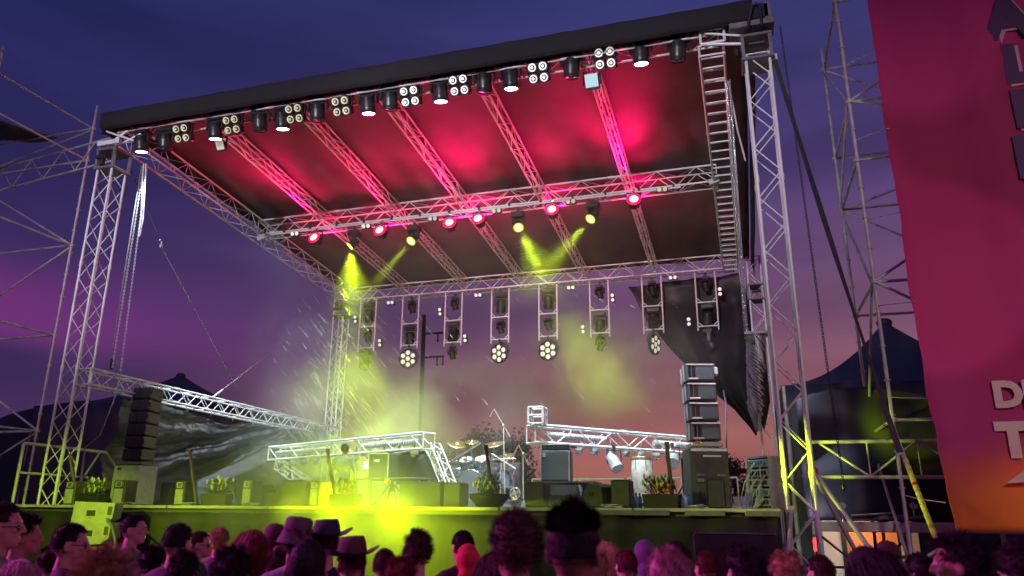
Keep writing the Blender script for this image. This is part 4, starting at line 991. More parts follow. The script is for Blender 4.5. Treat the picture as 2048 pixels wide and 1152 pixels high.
# ------------------------------------------------------------------ scaffolds and banner
def scaffold(label, x0, x1, y0, y1, zs, ztop, extra=None, flip=1):
    o = thing('scaffold_tower', label, 'scaffold', (x0, y0, 0), group='speaker scaffolds'); L0 = o.location
    for x in (x0, x1):
        for y in (y0, y1):
            p = MB().tube((x, y, 0), (x, y, ztop), .026)
            for z in zs: p.lathe([(.05, -.03), (.06, 0), (.05, .03)], (x, y, z), None, 10)
            z = .5
            while z < ztop: p.lathe([(.045, -.008), (.045, .008)], (x, y, z), None, 8); z += .5
            p.build('standard', 'steel', o, L0)
    ls = []; ds = []
    for z in zs:
        for y in (y0, y1): ls.append(((x0, y, z), (x1, y, z)))
        for x in (x0, x1): ls.append(((x, y0, z), (x, y1, z)))
    each('ledger', ls, 'steel', o, L0, .024)
    for i in range(len(zs)-1):
        a, b = (x0, x1) if (i+(flip < 0)) % 2 else (x1, x0)
        ds += [((a, y0-.03, zs[i]), (b, y0-.03, zs[i+1])), ((b, y1+.03, zs[i]), (a, y1+.03, zs[i+1])), ((x0-.03, y0 if i % 2 else y1, zs[i]), (x0-.03, y1 if i % 2 else y0, zs[i+1]))]
    each('brace', ds, 'steel', o, L0, .022); return o
scaffold('tall steel scaffold tower standing behind the red banner', 2.06, 5.2, 11.8, 13.9, [.3, 1.0, 2.93, 4.97, 6.97, 8.0, 9.9], 10.4)
scaffold('tall steel scaffold tower at the far left against violet sky', -17.4, -13.72, 9.6, 12.0, [.3, 1.2, 3.15, 5.15, 7.16, 9.2, 10.0], 10.6, flip=-1)
o = thing('scaffold_roof', 'thin dark sheet flapping on top of the far left scaffold', 'sheet', (-17, 12, 10.4))
MB().grid(lambda u, v: (-18.2+3.1*u, 9.6+2.7*v, 10.25+.25*math.sin(u*5)+.18*math.sin(v*4+u*3)), 20, 12).build('sheet', 'tent', o, o.location, .005)
o = thing('scaffold_beam', 'lattice beam linking the far left scaffold to the roof tower', 'truss', (-17.5, 12.3, 8.9))
L0 = o.location
for z in (8.75, 9.35): MB().tube((-18.5, 12.3, z-.0), (-12.9, 11.9, z+.28), .024).build('chord', 'steel', o, L0)
k = MB()
for i in range(11): k.tube((-18.5+i*.5, 12.3-i*.036, (8.75 if i % 2 else 9.35)+i*.025), (-18+i*.5, 12.26-i*.036, (9.35 if i % 2 else 8.75)+(i+1)*.025), .012)
k.build('bracing', 'steel', o, L0)
# raker with hazard tape
a, b = at(1783, 848, 11.6), at(1872, 1078, 10.6)
o = thing('scaffold_raker', 'slanting tube wrapped with bright yellow hazard tape below the scaffold node', 'tube', a)
MB().tube(a, b, .03).build('tube', 'steel', o, a)
M['hazard'] = mat('yellow_hazard_tape', (.62, .68, .04), .5, 0, .15, 10)
k = MB(); d = (b-a)
for i in range(11):
    s = .36+i*.058; ln = .016+.012*rnd.random()+(.02 if i > 8 else 0)
    k.tube(a+d*(s-ln), a+d*(s+ln), .036, n=8)
k.build('tape', 'hazard', o, a); MB().tube(a+d*.55, a+d*.575, .038).build('tape', 'redp', o, a)
# horizontal lattice beam behind the right tower
o = thing('lattice_beam', 'pale horizontal lattice beam between the right tower and the banner scaffold', 'truss', (.95, 12.0, 2.4))
L0 = o.location
for z in (2.16, 2.66): MB().tube((.95, 12.0, z), (4.3, 12.0, z-.02), .028).build('chord', 'alu_old', o, L0)
k = MB()
for i in range(5): k.tube((1.05+i*.66, 12.0, 2.66 if i % 2 == 0 else 2.16), (1.05+(i+1)*.66, 12.0, 2.16 if i % 2 == 0 else 2.66), .017).tube((1.05+(i+.5)*.66+.33, 12, 2.16), (1.05+(i+.5)*.66+.33, 12, 2.66), .012)
k.build('bracing', 'alu_old', o, L0)
# outrigger legs of the right tower
for i, (x, y, xe, ye, zt) in enumerate(((.9, 11.2, 2.1, 10.6, 2.2), (.9, 11.4, 1.9, 12.4, 2.2), (.55, 11.1, .3, 10.2, 1.7))):
    o = thing('tower_outrigger', ['slanting outrigger strut right of the yellow lit tower', 'rear outrigger strut behind the yellow lit tower', 'short bright outrigger strut at the front foot of the tower'][i], 'strut', (x, y, 0), group='tower outriggers')
    MB().tube((x, y, zt), (xe, ye, .05), .032).build('strut', 'steel', o, o.location); MB().box((xe, ye, .03), (.2, .2, .04), bev=.008).build('foot_plate', 'steel', o, o.location); MB().box((x, y, zt), (.1, .08, .1), bev=.01).build('clamp', 'redp' if i == 0 else 'steel', o, o.location)
# banner
YB = 11.35
M['banner'], t, b = nt('printed_banner')
tc = t.nodes.new('ShaderNodeTexCoord'); sp = t.nodes.new('ShaderNodeSeparateXYZ'); t.links.new(tc.outputs['Object'], sp.inputs[0])
ns = t.nodes.new('ShaderNodeTexNoise'); ns.inputs['Scale'].default_value = .5; ns.inputs['Detail'].default_value = 1.5; t.links.new(tc.outputs['Object'], ns.inputs['Vector'])
ma = t.nodes.new('ShaderNodeMath'); ma.operation = 'MULTIPLY_ADD'; ma.inputs[1].default_value = 1.6; t.links.new(ns.outputs['Fac'], ma.inputs[0]); t.links.new(sp.outputs['Z'], ma.inputs[2])
mr = t.nodes.new('ShaderNodeMapRange'); mr.inputs['From Min'].default_value = .4; mr.inputs['From Max'].default_value = 10.4; t.links.new(ma.outputs[0], mr.inputs['Value'])
cr = t.nodes.new('ShaderNodeValToRGB'); el = cr.color_ramp.elements
stops = [(.0, (.95, .32, .02)), (.20, (.95, .26, .03)), (.255, (.8, .14, .12)), (.30, (.62, .06, .30)), (.38, (.66, .04, .22)), (.5, (.62, .035, .2)), (.7, (.46, .02, .15)), (1, (.48, .03, .2))]
while len(el) < len(stops): el.new(.5)
for e_, (p_, c_) in zip(el, stops): e_.position = p_; e_.color = c_+(1,)
t.links.new(mr.outputs[0], cr.inputs['Fac'])
# scaffold shadows showing through, painted in as darker crisp-edged blotches
vo = t.nodes.new('ShaderNodeTexVoronoi'); vo.inputs['Scale'].default_value = .33; vo.feature = 'SMOOTH_F1'; vo.inputs['Smoothness'].default_value = .15
t.links.new(tc.outputs['Object'], vo.inputs['Vector'])
st = t.nodes.new('ShaderNodeMapRange'); st.inputs['From Min'].default_value = .46; st.inputs['From Max'].default_value = .53; st.inputs['To Max'].default_value = .7; t.links.new(vo.outputs['Distance'], st.inputs['Value'])
mm = t.nodes.new('ShaderNodeMixRGB'); mm.blend_type = 'MULTIPLY'; mm.inputs['Color2'].default_value = (.55, .35, .45, 1); t.links.new(st.outputs[0], mm.inputs['Fac']); t.links.new(cr.outputs['Color'], mm.inputs['Color1'])
t.links.new(mm.outputs['Color'], b.inputs['Base Color']); b.inputs['Roughness'].default_value = .75
bo = thing('banner', 'tall magenta to orange printed banner with cropped lettering on the right scaffold', 'banner', (2.45, YB, 1.5))
def bz(x, z): return .035*math.sin(z*2.3+x*2.0)*math.exp(-(x-2.4)*1.2)+.05*math.sin(x*1.7+z*.5)+.04*noise.noise((x*1.5, z*.8, 2))+.02*abs(math.sin(PI*z/1.35))**.35+.012*noise.noise((x*5, z*5, 4))+.03*math.sin(x*5.5+z*.35+2*noise.noise((x*.5, z*.3, 9)))
def ban(u, v):
    z = 1.45+9.3*v; xl = 2.42+.012*math.sin(z*2.2)+.03*noise.noise((z*2, 0, 1))+(.10*(1-v*6) if v < .16 else 0); x = xl+6.5*u**1.3
    return (x, YB+bz(x, z)-.12*math.exp(-(x-xl)*7), z)
sheet = MB().grid(ban, 90, 120).build('sheet', 'banner', bo, None, .004)
sheet.location = -Vector(bo.location)
M['print_dark'] = mat('dark_print_ink', (.085, .04, .125), .75, 0, .1, 3)
M['print_cream'] = mat('cream_print_ink', (.72, .62, .48), .75, 0, .1, 3)
M['print_line'] = mat('pale_print_outline', (.55, .35, .42), .75, 0, .1, 3)
def lettering(txt, px, py, hpx, m, name, dx=0, dz=0, bold=.03, dy=.03):
    p = at(px, py, YB); q = at(px, py-hpx, YB); H = (q.z-p.z)
    cu = bpy.data.curves.new(name, 'FONT'); cu.body = txt; cu.size = H/.72; cu.extrude = .006; cu.offset = bold*H; cu.resolution_u = 4
    ob = bpy.data.objects.new(name, cu); COL.objects.link(ob); ob.rotation_euler = (PI/2, 0, 0)
    bpy.context.view_layer.update()
    me = bpy.data.meshes.new_from_object(ob.evaluated_get(bpy.context.evaluated_depsgraph_get()))
    bpy.data.objects.remove(ob)
    me.materials.clear(); me.materials.append(M[m])
    o = bpy.data.objects.new(name, me); COL.objects.link(o); o.parent = bo
    o.rotation_euler = (PI/2, 0, 0); o.location = Vector((p.x+dx, YB+bz(p.x+.3, p.z)-dy, p.z+dz))-Vector(bo.location)
    return o
for ch, px, py, hp in (('A', 1973, 82, 76), ('L', 2010, 166, 72), ('E', 2029, 256, 70), ('N', 2034, 356, 78)):
    lettering(ch, px, py, hp, 'print_line', 'lettering_outline', .05, -.035, .085, .035)
    lettering(ch, px, py, hp, 'print_dark', 'lettering', 0, 0, .085, .055)
lettering('DE', 1991, 812, 50, 'print_cream', 'lettering', bold=.075, dy=.06)
lettering('T', 2003, 911, 66, 'print_cream', 'lettering', bold=.085, dy=.06)
pa, pb, pc = at(2012, 967, YB-.08), at(2075, 962, YB-.08), at(2060, 930, YB-.08)
MB().prism([(0, 0), (pb.x-pa.x, pb.z-pa.z), (pc.x-pa.x+.1, pc.z-pa.z+.05)], .012, pa-Vector(bo.location)).build('arrow_print', 'print_cream', bo)
k = MB()
for i in range(7): k.path([(2.46, YB-.06, 1.8+i*1.35), (2.2, YB+.2, 1.85+i*1.35), (2.08, YB+.42, 1.9+i*1.35)], .008, 5)
k.build('tie_cord', 'rope', bo, bo.location)
# ------------------------------------------------------------------ tents, building, trees, pole
def pagoda(label, cx, cy, hw, eave, peak, wall=True):
    o = thing('marquee_tent', label, 'tent', (cx, cy, 0), group='dark marquee tents')
    def roof(u, v):
        a = u*2*PI; c, s = math.cos(a), math.sin(a); k = 1/max(abs(c), abs(s))
        rr = hw*(1-v); z = eave+(peak-eave)*(v**1.9*.8+v*.2)
        e = .9+.1*k
        return (rr*c*k*.99, rr*s*k*.99, z+.05*math.sin(u*40)*(1-v)*v*3)
    MB().grid(roof, 64, 24).build('roof', 'tent', o, None, .01)
    if wall:
        def wl(u, v):
            a = u*2*PI; c, s = math.cos(a), math.sin(a); k = 1/max(abs(c), abs(s)); f = .05*math.sin(u*150)+.08*noise.noise((u*30, v*3, 2))
            return (hw*.985*c*k+f*c, hw*.985*s*k+f*s, eave*v)
        MB().grid(wl, 200, 8).build('wall', 'tent', o, None, .01)
    MB().ball((0, 0, peak-.06), (.22, .22, .14), 12).build('peak_cap', 'tent', o)
    k = MB()
    for a, b in ((1, 1), (1, -1), (-1, 1), (-1, -1)): k.tube((a*hw*.97, b*hw*.97, 0), (a*hw*.97, b*hw*.97, eave), .06)
    k.each('pole', 'steel', o); return o
pagoda('large dark peaked marquee behind the right tower and banner', 4.1, 22.8, 3.1, 4.7, 6.9)
pagoda('dark peaked marquee rising behind the left tarp and line array', -24.2, 28, 3.9, 5.7, 7.5)
# dark sheets on the right below the lattice beam
o = thing('dark_sheet', 'dark blue crumpled sheet hung below the lattice beam on the right', 'tarpaulin', (2, 13.5, 1.7))
MB().grid(lambda u, v: (.9+3.6*u, 13.4+.25*math.sin(u*7+v*4)*v+.2*noise.noise((u*4, v*3, 6)), 3.5-1.95*v+.15*math.sin(u*6)*(1-v)), 60, 30).build('sheet', 'tent', o, o.location, .005)
o = thing('side_platform', 'low side platform with a pale steel edge beam behind the right tower', 'platform', (2.6, 13.2, 1.5))
MB().box((2.75, 13.3, 1.50), (3.7, 1.6, .06)).build('deck', 'deck', o, o.location); MB().box((2.75, 12.46, 1.47), (3.7, .06, .14), bev=.01).build('edge_beam', 'steel', o, o.location)
for x in (1.0, 2.2, 3.4, 4.5): MB().tube((x, 12.6, 0), (x, 12.6, 1.42), .03).build('leg', 'steel', o, o.location)
k = MB(); k.tube((1.0, 12.62, .2), (2.2, 12.62, 1.35), .018).tube((2.2, 12.64, .2), (3.4, 12.64, 1.35), .018).tube((1.0, 12.66, 1.35), (2.2, 12.66, .3), .018).tube((1.0, 12.6, .9), (4.5, 12.6, .9), .018); k.build('brace', 'black_metal', o, o.location)
for i, (px, lab) in enumerate(((1685, 'small pale clamp lamp standing on the side platform, left'), (1745, 'low grey tool tray on the side platform'), (1800, 'blue grey folded cloth on the side platform'), (1828, 'small pale clamp lamp standing on the side platform, right'))):
    p = at(px, 1028, 12.8); p.z = 1.53; o = thing('clamp_lamp' if i in (0, 3) else ('tool_tray' if i == 1 else 'folded_cloth'), lab, 'clutter', p)
    if i in (0, 3): MB().lathe([(.05, 0), (.04, .02), (.012, .04), (.012, .2)], n=10).build('base', 'silver', o); MB().lathe([(.03, .0), (.06, .07)], (0, 0, .2), rotm('X', .9), 10).build('shade', 'silver', o)
    elif i == 1: MB().prism([(-.4, .12), (-.3, .02), (.3, .02), (.4, .12), (.36, .12), (.28, .05), (-.28, .05), (-.36, .12)], .25).build('tray', 'greycase', o); MB().tube((-.3, 0, .1), (.3, 0, .14), .015).build('handle', 'silver', o)
    else: MB().grid(lambda u, v: (-.35+.7*u, -.2+.4*v, .05+.04*math.sin(u*9)*math.sin(v*7)+.02*u), 16, 10).build('cloth', 'amp', o, None, .03)
o = thing('site_cabin', 'pale cabin wall lit orange behind the right tower legs', 'cabin', (2.0, 16.5, 0))
xa, xb = at(1648, 1080, 16.2).x, at(1840, 1080, 16.2).x
MB().box(((xa+xb)/2, 17.6, 1.2), (xb-xa, 2.6, 2.4)).build('wall', 'wall', o, o.location)
pp = at(1748, 1080, 16.2); M['door_orange'] = mat('orange_door_paint', (.8, .3, .12), .5, 0, .15, 3)
MB().box((pp.x, 16.27, 1.0), (.85, .05, 1.95), bev=.01).build('door', 'door_orange', o, o.location); MB().box((xa+.9, 16.27, 1.3), (.06, .05, 2.2)).box((pp.x-.52, 16.27, 1.2), (.09, .06, 2.3)).box((pp.x+.55, 16.27, 1.2), (.09, .06, 2.3)).build('post', 'black_metal', o, o.location)
MB().box(((xa+xb)/2, 17.55, 2.46), (xb-xa+.3, 2.8, .1)).build('roof', 'black_metal', o, o.location)
p = at(1632, 1088, 12.6); o = thing('warning_lamp', 'small glowing red lamp behind the foot of the right tower', 'lamp', p)
MB().lathe([(.035, -.1), (.04, -.05), (.035, -.01), (.04, .03), (.03, .09)], n=12).build('lens', 'led_red', o); MB().lathe([(.03, .09), (.035, .12), (.02, .15)], n=10).build('cap', 'silver', o); MB().tube((0, 0, -.1), (0, 0, -p.z), .02).build('post', 'black_metal', o)
# utility pole
o = thing('utility_pole', 'dark utility pole with two side arms behind the smoke', 'utility pole', (-16.5, 38, 0))
MB().tube((-16.6, 38, 0), (-16.75, 38, 12.3), .17, .12).build('pole', 'bark', o, o.location)
for z in (11.2, 9.85):
    MB().box((-16.1, 38, z), (1.3, .1, .09)).build('cross_arm', 'bark', o, o.location)
    k = MB()
    for x in (-15.85, -15.5): k.tube((x, 38, z), (x, 38, z-.5), .04).lathe([(.06, 0), (.07, -.06), (.05, -.1)], (x, 38, z-.4), None, 8)
    k.build('insulator', 'black_metal', o, o.location)
# trees
def tree(label, x, y, h, wd, seed, kind='tree'):
    rr = random.Random(seed); o = thing('tree', label, 'tree', (x, y, 0), group='trees behind the stage')
    tr = MB().path([(0, 0, 0), (.1, 0, h*.3), (-.05, .1, h*.55), (.05, 0, h*.85)], .2, 7, .04); lv = MB()
    tips = []
    for i in range(26):
        a = rr.uniform(0, 6.28); z0 = h*rr.uniform(.3, .8); ln = wd*rr.uniform(.3, 1)*(1.15-z0/h); e = Vector((ln*math.cos(a), ln*math.sin(a), z0+h*rr.uniform(.08, .28)))
        tr.path([(0, 0, z0), e*.5+Vector((0, 0, z0*.5+.1)), e], .05, 5, .015); tips.append(e)
    tr.build('trunk', 'bark', o)
    for e in tips:
        for j in range(70):
            c = e+Vector((rr.gauss(0, .38), rr.gauss(0, .38), rr.gauss(.1, .34)))*wd*.5; d = Vector((rr.uniform(-1, 1), rr.uniform(-1, 1), rr.uniform(-.6, 1))).normalized(); s = d.orthogonal().normalized(); L_ = rr.uniform(.12, .3)
            lv.add([c, c+d*L_*.5+s*L_*.3, c+d*L_, c+d*L_*.5-s*L_*.3], [(0, 1, 2, 3)])
    lv.build('crown', 'tree', o)
def treeat(label, px, py, Y, wd, seed):
    p = at(px, py, Y); tree(label, p.x, Y, p.z/1.02, wd, seed)
treeat('dark bushy tree behind the boom microphone stand', 995, 868, 45, 2.2, 1)
treeat('dark lower tree behind the drum cymbals', 958, 872, 47, 1.7, 2)
treeat('low dark tree just left of the right lit truss', 1040, 895, 48, 1.6, 3)
treeat('low dark tree hidden in the smoke beside the utility pole', 905, 915, 46, 2, 4)
treeat('dark far tree right of the speaker stack', 1466, 932, 60, 1.8, 5)
o = thing('vaulted_tent', 'faint pale vaulted tent far behind the right railing', 'tent', (0, 48, 0))
xc = at(1492, 950, 48)
def vault(u, v): a = PI*u; return (xc.x+2.2*math.cos(a), 48+6*v, .2+2.2+ (xc.z-.6)*.4*math.sin(a))
MB().grid(lambda u, v: (xc.x-2.2*math.cos(PI*u), 48+6*v, 2.6+1.6*math.sin(PI*u)), 24, 6).grid(lambda u, v: (xc.x-2.2+4.4*u, 48.05, 2.6*v), 8, 4).build('canvas', 'wall', o, o.location)
k = MB()
for x in (-2.2, 0, 2.2): k.tube((xc.x+x, 47.98, 0), (xc.x+x, 47.98, 2.6), .06)
k.build('pole', 'steel', o, o.location)
# a low dark field edge far away
def hill(u, v): 
    x = -330+620*u; return (x, 150+60*v, (3.5+2.5*noise.noise((x*.02, 0, 1))+1.2*noise.noise((x*.09, 0, 2))+34*math.exp(-((x+215)/60)**2)+16*math.exp(-((x+130)/40)**2))*math.sin(PI*min(1, v+.02)*.5))
tag(MB().grid(hill, 160, 6).build('hills', 'tree'), kind='structure')
# ------------------------------------------------------------------ people
def remesh(parts, name, vox, smooth=2):
    b = MB()
    for kind, *a in parts:
        if kind == 'b': b.ball(a[0], a[1], 16, a[2] if len(a) > 2 else None)
        elif kind == 'c':   # capsule with two radii
            p, q, r1, r2 = a; b.tube(p, q, r1, r2, 12); b.ball(p, r1, 12); b.ball(q, r2, 12)
    o = b.build(name, 'skirt')
    md = o.modifiers.new('r', 'REMESH'); md.mode = 'VOXEL'; md.voxel_size = vox; md.use_smooth_shade = True
    sm = o.modifiers.new('s', 'SMOOTH'); sm.factor = .5; sm.iterations = smooth
    bpy.context.view_layer.update()
    me = bpy.data.meshes.new_from_object(o.evaluated_get(bpy.context.evaluated_depsgraph_get()))
    bpy.data.objects.remove(o)
    if name in ('shirt', 'hoodie', 'trousers'):
        for v_ in me.vertices:
            c_ = Vector(v_.co); v_.co = c_+v_.normal*(.010*noise.noise(c_*7)+.008*noise.noise(Vector((c_.x*9, c_.y*9, c_.z*22))))
    me.name = name; me.materials.clear(); me.materials.append(None)
    me.polygons.foreach_set('use_smooth', [True]*len(me.polygons))
    return me
HC = Vector((0, .01, 1.635))
def hand(w, f, side, curl=.5, s=1.0, thumb=None):
    # w wrist, f direction of fingers, palm normal to the body side
    f = Vector(f).normalized(); w = Vector(w); n = Vector(side).normalized(); n = (n-f*n.dot(f)).normalized(); t = f.cross(n)
    P = [('c', w, w+f*.05, .026, .03), ('b', w+f*.065, (.042*s, .042*s, .042*s))]
    for k, (off, ln) in enumerate(((-.030, .072), (-.010, .082), (.011, .076), (.030, .058))):
        b0 = w+f*.085+t*off; d1 = (f*math.cos(curl*.7)+n*math.sin(curl*.7)); d2 = (f*math.cos(curl*1.6)+n*math.sin(curl*1.6))
        m_ = b0+d1*ln*.55; P += [('c', b0-f*.03, b0, .0105, .010), ('c', b0, m_, .010, .009), ('c', m_, m_+d2*ln*.5, .009, .0075)]
    tb = w+f*.03-t*.03; td = (f*.55-t*.75+n*.35).normalized(); tm = tb+td*.045
    P += [('c', tb, tm, .014, .011), ('c', tm, tm+(td+f*.5).normalized()*.035, .011, .009)]
    return P
def head_parts():
    P = [('b', (0, .0, 1.65), (.077, .098, .105)), ('b', (0, .035, 1.59), (.062, .066, .075)), ('b', (0, .055, 1.555), (.045, .05, .04)), ('b', (0, .085, 1.538), (.022, .018, .016)),
         ('c', (0, .1, 1.65), (0, .120, 1.612), .010, .013), ('b', (.012, .108, 1.608), (.009, .01, .008)), ('b', (-.012, .108, 1.608), (.009, .01, .008)),
         ('b', (0, .102, 1.578), (.024, .010, .007)), ('b', (0, .100, 1.566), (.02, .010, .007)), ('b', (0, .086, 1.668), (.055, .018, .010)),
         ('b', (.042, .072, 1.618), (.02, .022, .02)), ('b', (-.042, .072, 1.618), (.02, .022, .02))]
    for s in (-1, 1):
        q = rotm('Z', s*.35); P += [('b', (s*.082, -.005, 1.628), (.010, .022, .034), q), ('b', (s*.08, .004, 1.603), (.009, .012, .012), q)]
    P += [('c', (0, .0, 1.575), (0, -.02, 1.44), .056, .06), ('c', (0, -.02, 1.47), (.13, -.012, 1.405), .05, .05), ('c', (0, -.02, 1.47), (-.13, -.012, 1.405), .05, .05)]
    return P
TORSO = [('b', (0, 0, 1.29), (.172, .112, .19)), ('c', (-.155, -.005, 1.39), (.155, -.005, 1.39), .062, .062), ('b', (0, 0, 1.06), (.142, .1, .2)), ('b', (0, 0, .93), (.165, .12, .13))]
LEGS = []
for s in (-1, 1): LEGS += [('c', (s*.085, 0, .9), (s*.1, .02, .5), .085, .058), ('c', (s*.1, .02, .5), (s*.11, -.02, .09), .055, .038)]
FEET = []
for s in (-1, 1): FEET += [('c', (s*.11, -.04, .05), (s*.125, .15, .035), .04, .032)]
def arms(kind):
    A = []; U = []
    for s in (-1, 1):
        sh = Vector((s*.185, -.005, 1.385))
        if kind == 'down' or (kind == 'phone' and s < 0) or (kind == 'face' and s > 0):
            el = Vector((s*.235, -.03, 1.10)); wr = Vector((s*.225, .06, .87)); f = (0, .15, -1); n = (-s, .2, 0)
        elif kind == 'phone': el = Vector((s*.22, .17, 1.2)); wr = Vector((s*.12, .34, 1.42)); f = (-.2*s, .1, 1); n = (-s, .3, 0)
        elif kind == 'face': el = Vector((s*.23, .20, 1.24)); wr = Vector((s*.12, .21, 1.48)); f = (-s*-.5*-1, -.25, .75); n = (0, -1, .1)
        elif kind == 'wide': el = Vector((s*.26, -.08, 1.16)); wr = Vector((s*.31, .05, .93)); f = (0, .3, -1); n = (-s, .2, 0)
        U += [('c', sh, el, .05, .04)]; A += [('c', sh, el, .048, .037), ('c', el, wr, .037, .026)]+hand(wr, f, n)
    return A, U
def infl(parts, d):
    out = []
    for p in parts:
        if p[0] == 'b': out.append(('b', p[1], tuple(r+d for r in p[2]))+tuple(p[3:]))
        else: out.append(('c', p[1], p[2], p[3]+d, p[4]+d))
    return out
BODY = {}; SHIRT = {}
for k in ('down', 'phone', 'face', 'wide'):
    A, U = arms(k)
    BODY[k] = remesh(head_parts()+TORSO+LEGS+FEET+A, 'body', .0075)
    SHIRT[k] = remesh(infl(TORSO+U, .014)+[('c', (0, -.022, 1.47), (.14, -.012, 1.405), .058, .06), ('c', (0, -.022, 1.47), (-.14, -.012, 1.405), .058, .06)], 'shirt', .016, 3)
TROUS = remesh(infl(LEGS, .016)+[('b', (0, 0, .92), (.178, .134, .13))], 'trousers', .018, 3)
SHOES = remesh(infl(FEET, .012), 'shoe', .012, 2)
HOODIE = remesh(infl(TORSO, .03)+[('b', (0, -.02, 1.66), (.105, .125, .135)), ('b', (0, -.06, 1.53), (.10, .09, .10)), ('b', (0, -.06, 1.44), (.13, .09, .07))], 'hoodie', .016, 3)
HOOD_OPEN = None
# --- hair
def scalp_ok(d, low=-.5, front=.55):
    if d.y > front and d.z < .55: return False
    if d.y > .1 and d.z < .12-.5*d.y+.1: return False
    if abs(d.x) > .75 and d.y > -.1 and d.z < .1: return False
    return d.z > low
def hair(kind, seed):
    rr = random.Random(seed); b = MB(); RAD = Vector((.081, .102, .110)); C0 = Vector((0, -.002, 1.65))
    prm = dict(short=(2200, .02, -.5), crop=(1600, .01, -.5), medium=(2600, .045, -.55), curly=(3000, .032, -.55), spiky=(2600, .09, -.5), long=(2600, .30, -.45), quiff=(3400, .042, -.38), bun=(1800, .03, -.5))[kind]
    N, LEN, low = prm
    # under cap
    def infl_of(d):
        nn = noise.noise(d*2.2+Vector((seed, 0, 0))); n3 = noise.noise(d*6+Vector((seed, 4, 0)))
        up_ = max(0, d.z)
        return 1+{'curly': .20+.12*nn+.07*n3, 'medium': .07+.07*nn+.04*n3, 'quiff': .02+max(0, d.z-.1)**.8*(.17+.08*nn)*(1+.25*d.y)+.01*(1+.3*d.y)+.03*n3*up_, 'spiky': .06+.08*nn, 'long': .07+.02*nn+.02*n3, 'short': .015+.02*n3}.get(kind, 0)
    def cap(u, v):
        a = 2*PI*u; ph = .02+v*1.85; d = Vector((math.sin(ph)*math.cos(a), math.sin(ph)*math.sin(a), math.cos(ph)))
        if d.y > .45 and d.z < .6:
            return C0+Vector((d.x*RAD.x, d.y*RAD.y, d.z*RAD.z))*.9
        k = 1.03 if d.z > low+.1 else .93
        if not scalp_ok(d, low, .6): k = .9
        k = k*infl_of(d) if k > 1 else k
        return C0+Vector((d.x*RAD.x, d.y*RAD.y, d.z*RAD.z))*k
    b.grid(cap, 36, 20)
    n_ = 0; part = rr.uniform(-.4, .4)
    while n_ < N:
        d = Vector((rr.gauss(0, 1), rr.gauss(0, 1), rr.gauss(.3, 1))).normalized()
        if not scalp_ok(d, low): continue
        n_ += 1; p = C0+Vector((d.x*RAD.x, d.y*RAD.y, d.z*RAD.z))*infl_of(d)
        nz = Vector((noise.noise(d*2.5+Vector((seed, 1, 0))), noise.noise(d*2.5+Vector((seed, 5, 3))), noise.noise(d*2.5+Vector((seed, 9, 7)))))
        jit = Vector((rr.gauss(0, 1), rr.gauss(0, 1), rr.gauss(0, 1)))
        L_ = LEN*rr.uniform(.6, 1.15); w0 = .0013
        if kind in ('short', 'crop', 'bun'): g = d*.7+Vector((part*.3, .1 if d.z > .6 else -.2, -.35))+jit*.2; bend = Vector((0, 0, -.4))
        elif kind == 'medium': g = d*.6+nz*1.3+Vector((part*.8, -.1, .1 if d.z > .5 else -.5))+jit*.28; bend = Vector((0, -.1, -.6))
        elif kind == 'quiff':
            top = d.z > .45; g = (d*.4+Vector((part, -.5, .35))+nz*.9+jit*.25) if top else d*.35+Vector((0, -.2, -1.0))+jit*.08; bend = Vector((part*.6, -.3, -.2)) if top else Vector((0, 0, -.3)); L_ *= 1.1 if top else .4
        elif kind == 'curly': g = d*.5+nz*1.0+jit*.6; bend = nz*2+jit*1.2
        elif kind == 'spiky': g = d*.7+nz*2.0+Vector((0, -.1, .3))+jit*.2; bend = nz*.6+Vector((0, 0, -.2))
        elif kind == 'long': g = d*.16+Vector((part*.25, -.15, -.25))+jit*.05; bend = Vector((d.x*.02, -.1, -2.2))
        if d.z < -.1 and kind not in ('long',): L_ *= .45
        g.normalize(); s = d.cross(g); s = s.normalized() if s.length > 1e-3 else d.orthogonal(); K = 4 if kind in ('long', 'curly', 'spiky') else 3
        pts = [p]; cur = g.copy()
        for i in range(K):
            pts.append(pts[-1]+cur*(L_/K)); cur = (cur+bend*(.35 if kind != 'long' else .55)).normalized()
            dd = pts[-1]-C0; e = Vector((dd.x/RAD.x, dd.y/RAD.y, dd.z/RAD.z))
            if e.length < 1.04: pts[-1] = C0+dd*(1.05/e.length)
            if kind == 'long' and pts[-1].z < 1.56 and abs(pts[-1].x) < .1 and pts[-1].y > -.09: pts[-1].y = -.09-.02*rr.random()
        ww = w0*(2.1 if kind == 'long' else 1.7); vs = []
        for i, q in enumerate(pts):
            f = (1-i/K)*.8+.2; up = d*ww*.4
            vs += [q-s*ww*f, q+s*ww*f, q+up*f]
        fs = []
        for i in range(K):
            a = i*3
            for x_, y_ in ((0, 1), (1, 2), (2, 0)): fs.append((a+x_, a+y_, a+3+y_, a+3+x_))
        b.add(vs, fs, True)
    if kind == 'bun': b.ball((0, -.07, 1.765), (.045, .045, .04), 12)
    o = b.build('hair', 'skirt'); me = o.data; bpy.data.objects.remove(o); return me
HAIR = {(k, i): hair(k, 11*i+len(k)) for k, n in (('short', 2), ('crop', 1), ('medium', 2), ('curly', 2), ('spiky', 1), ('long', 2), ('quiff', 1), ('bun', 1)) for i in range(n)}
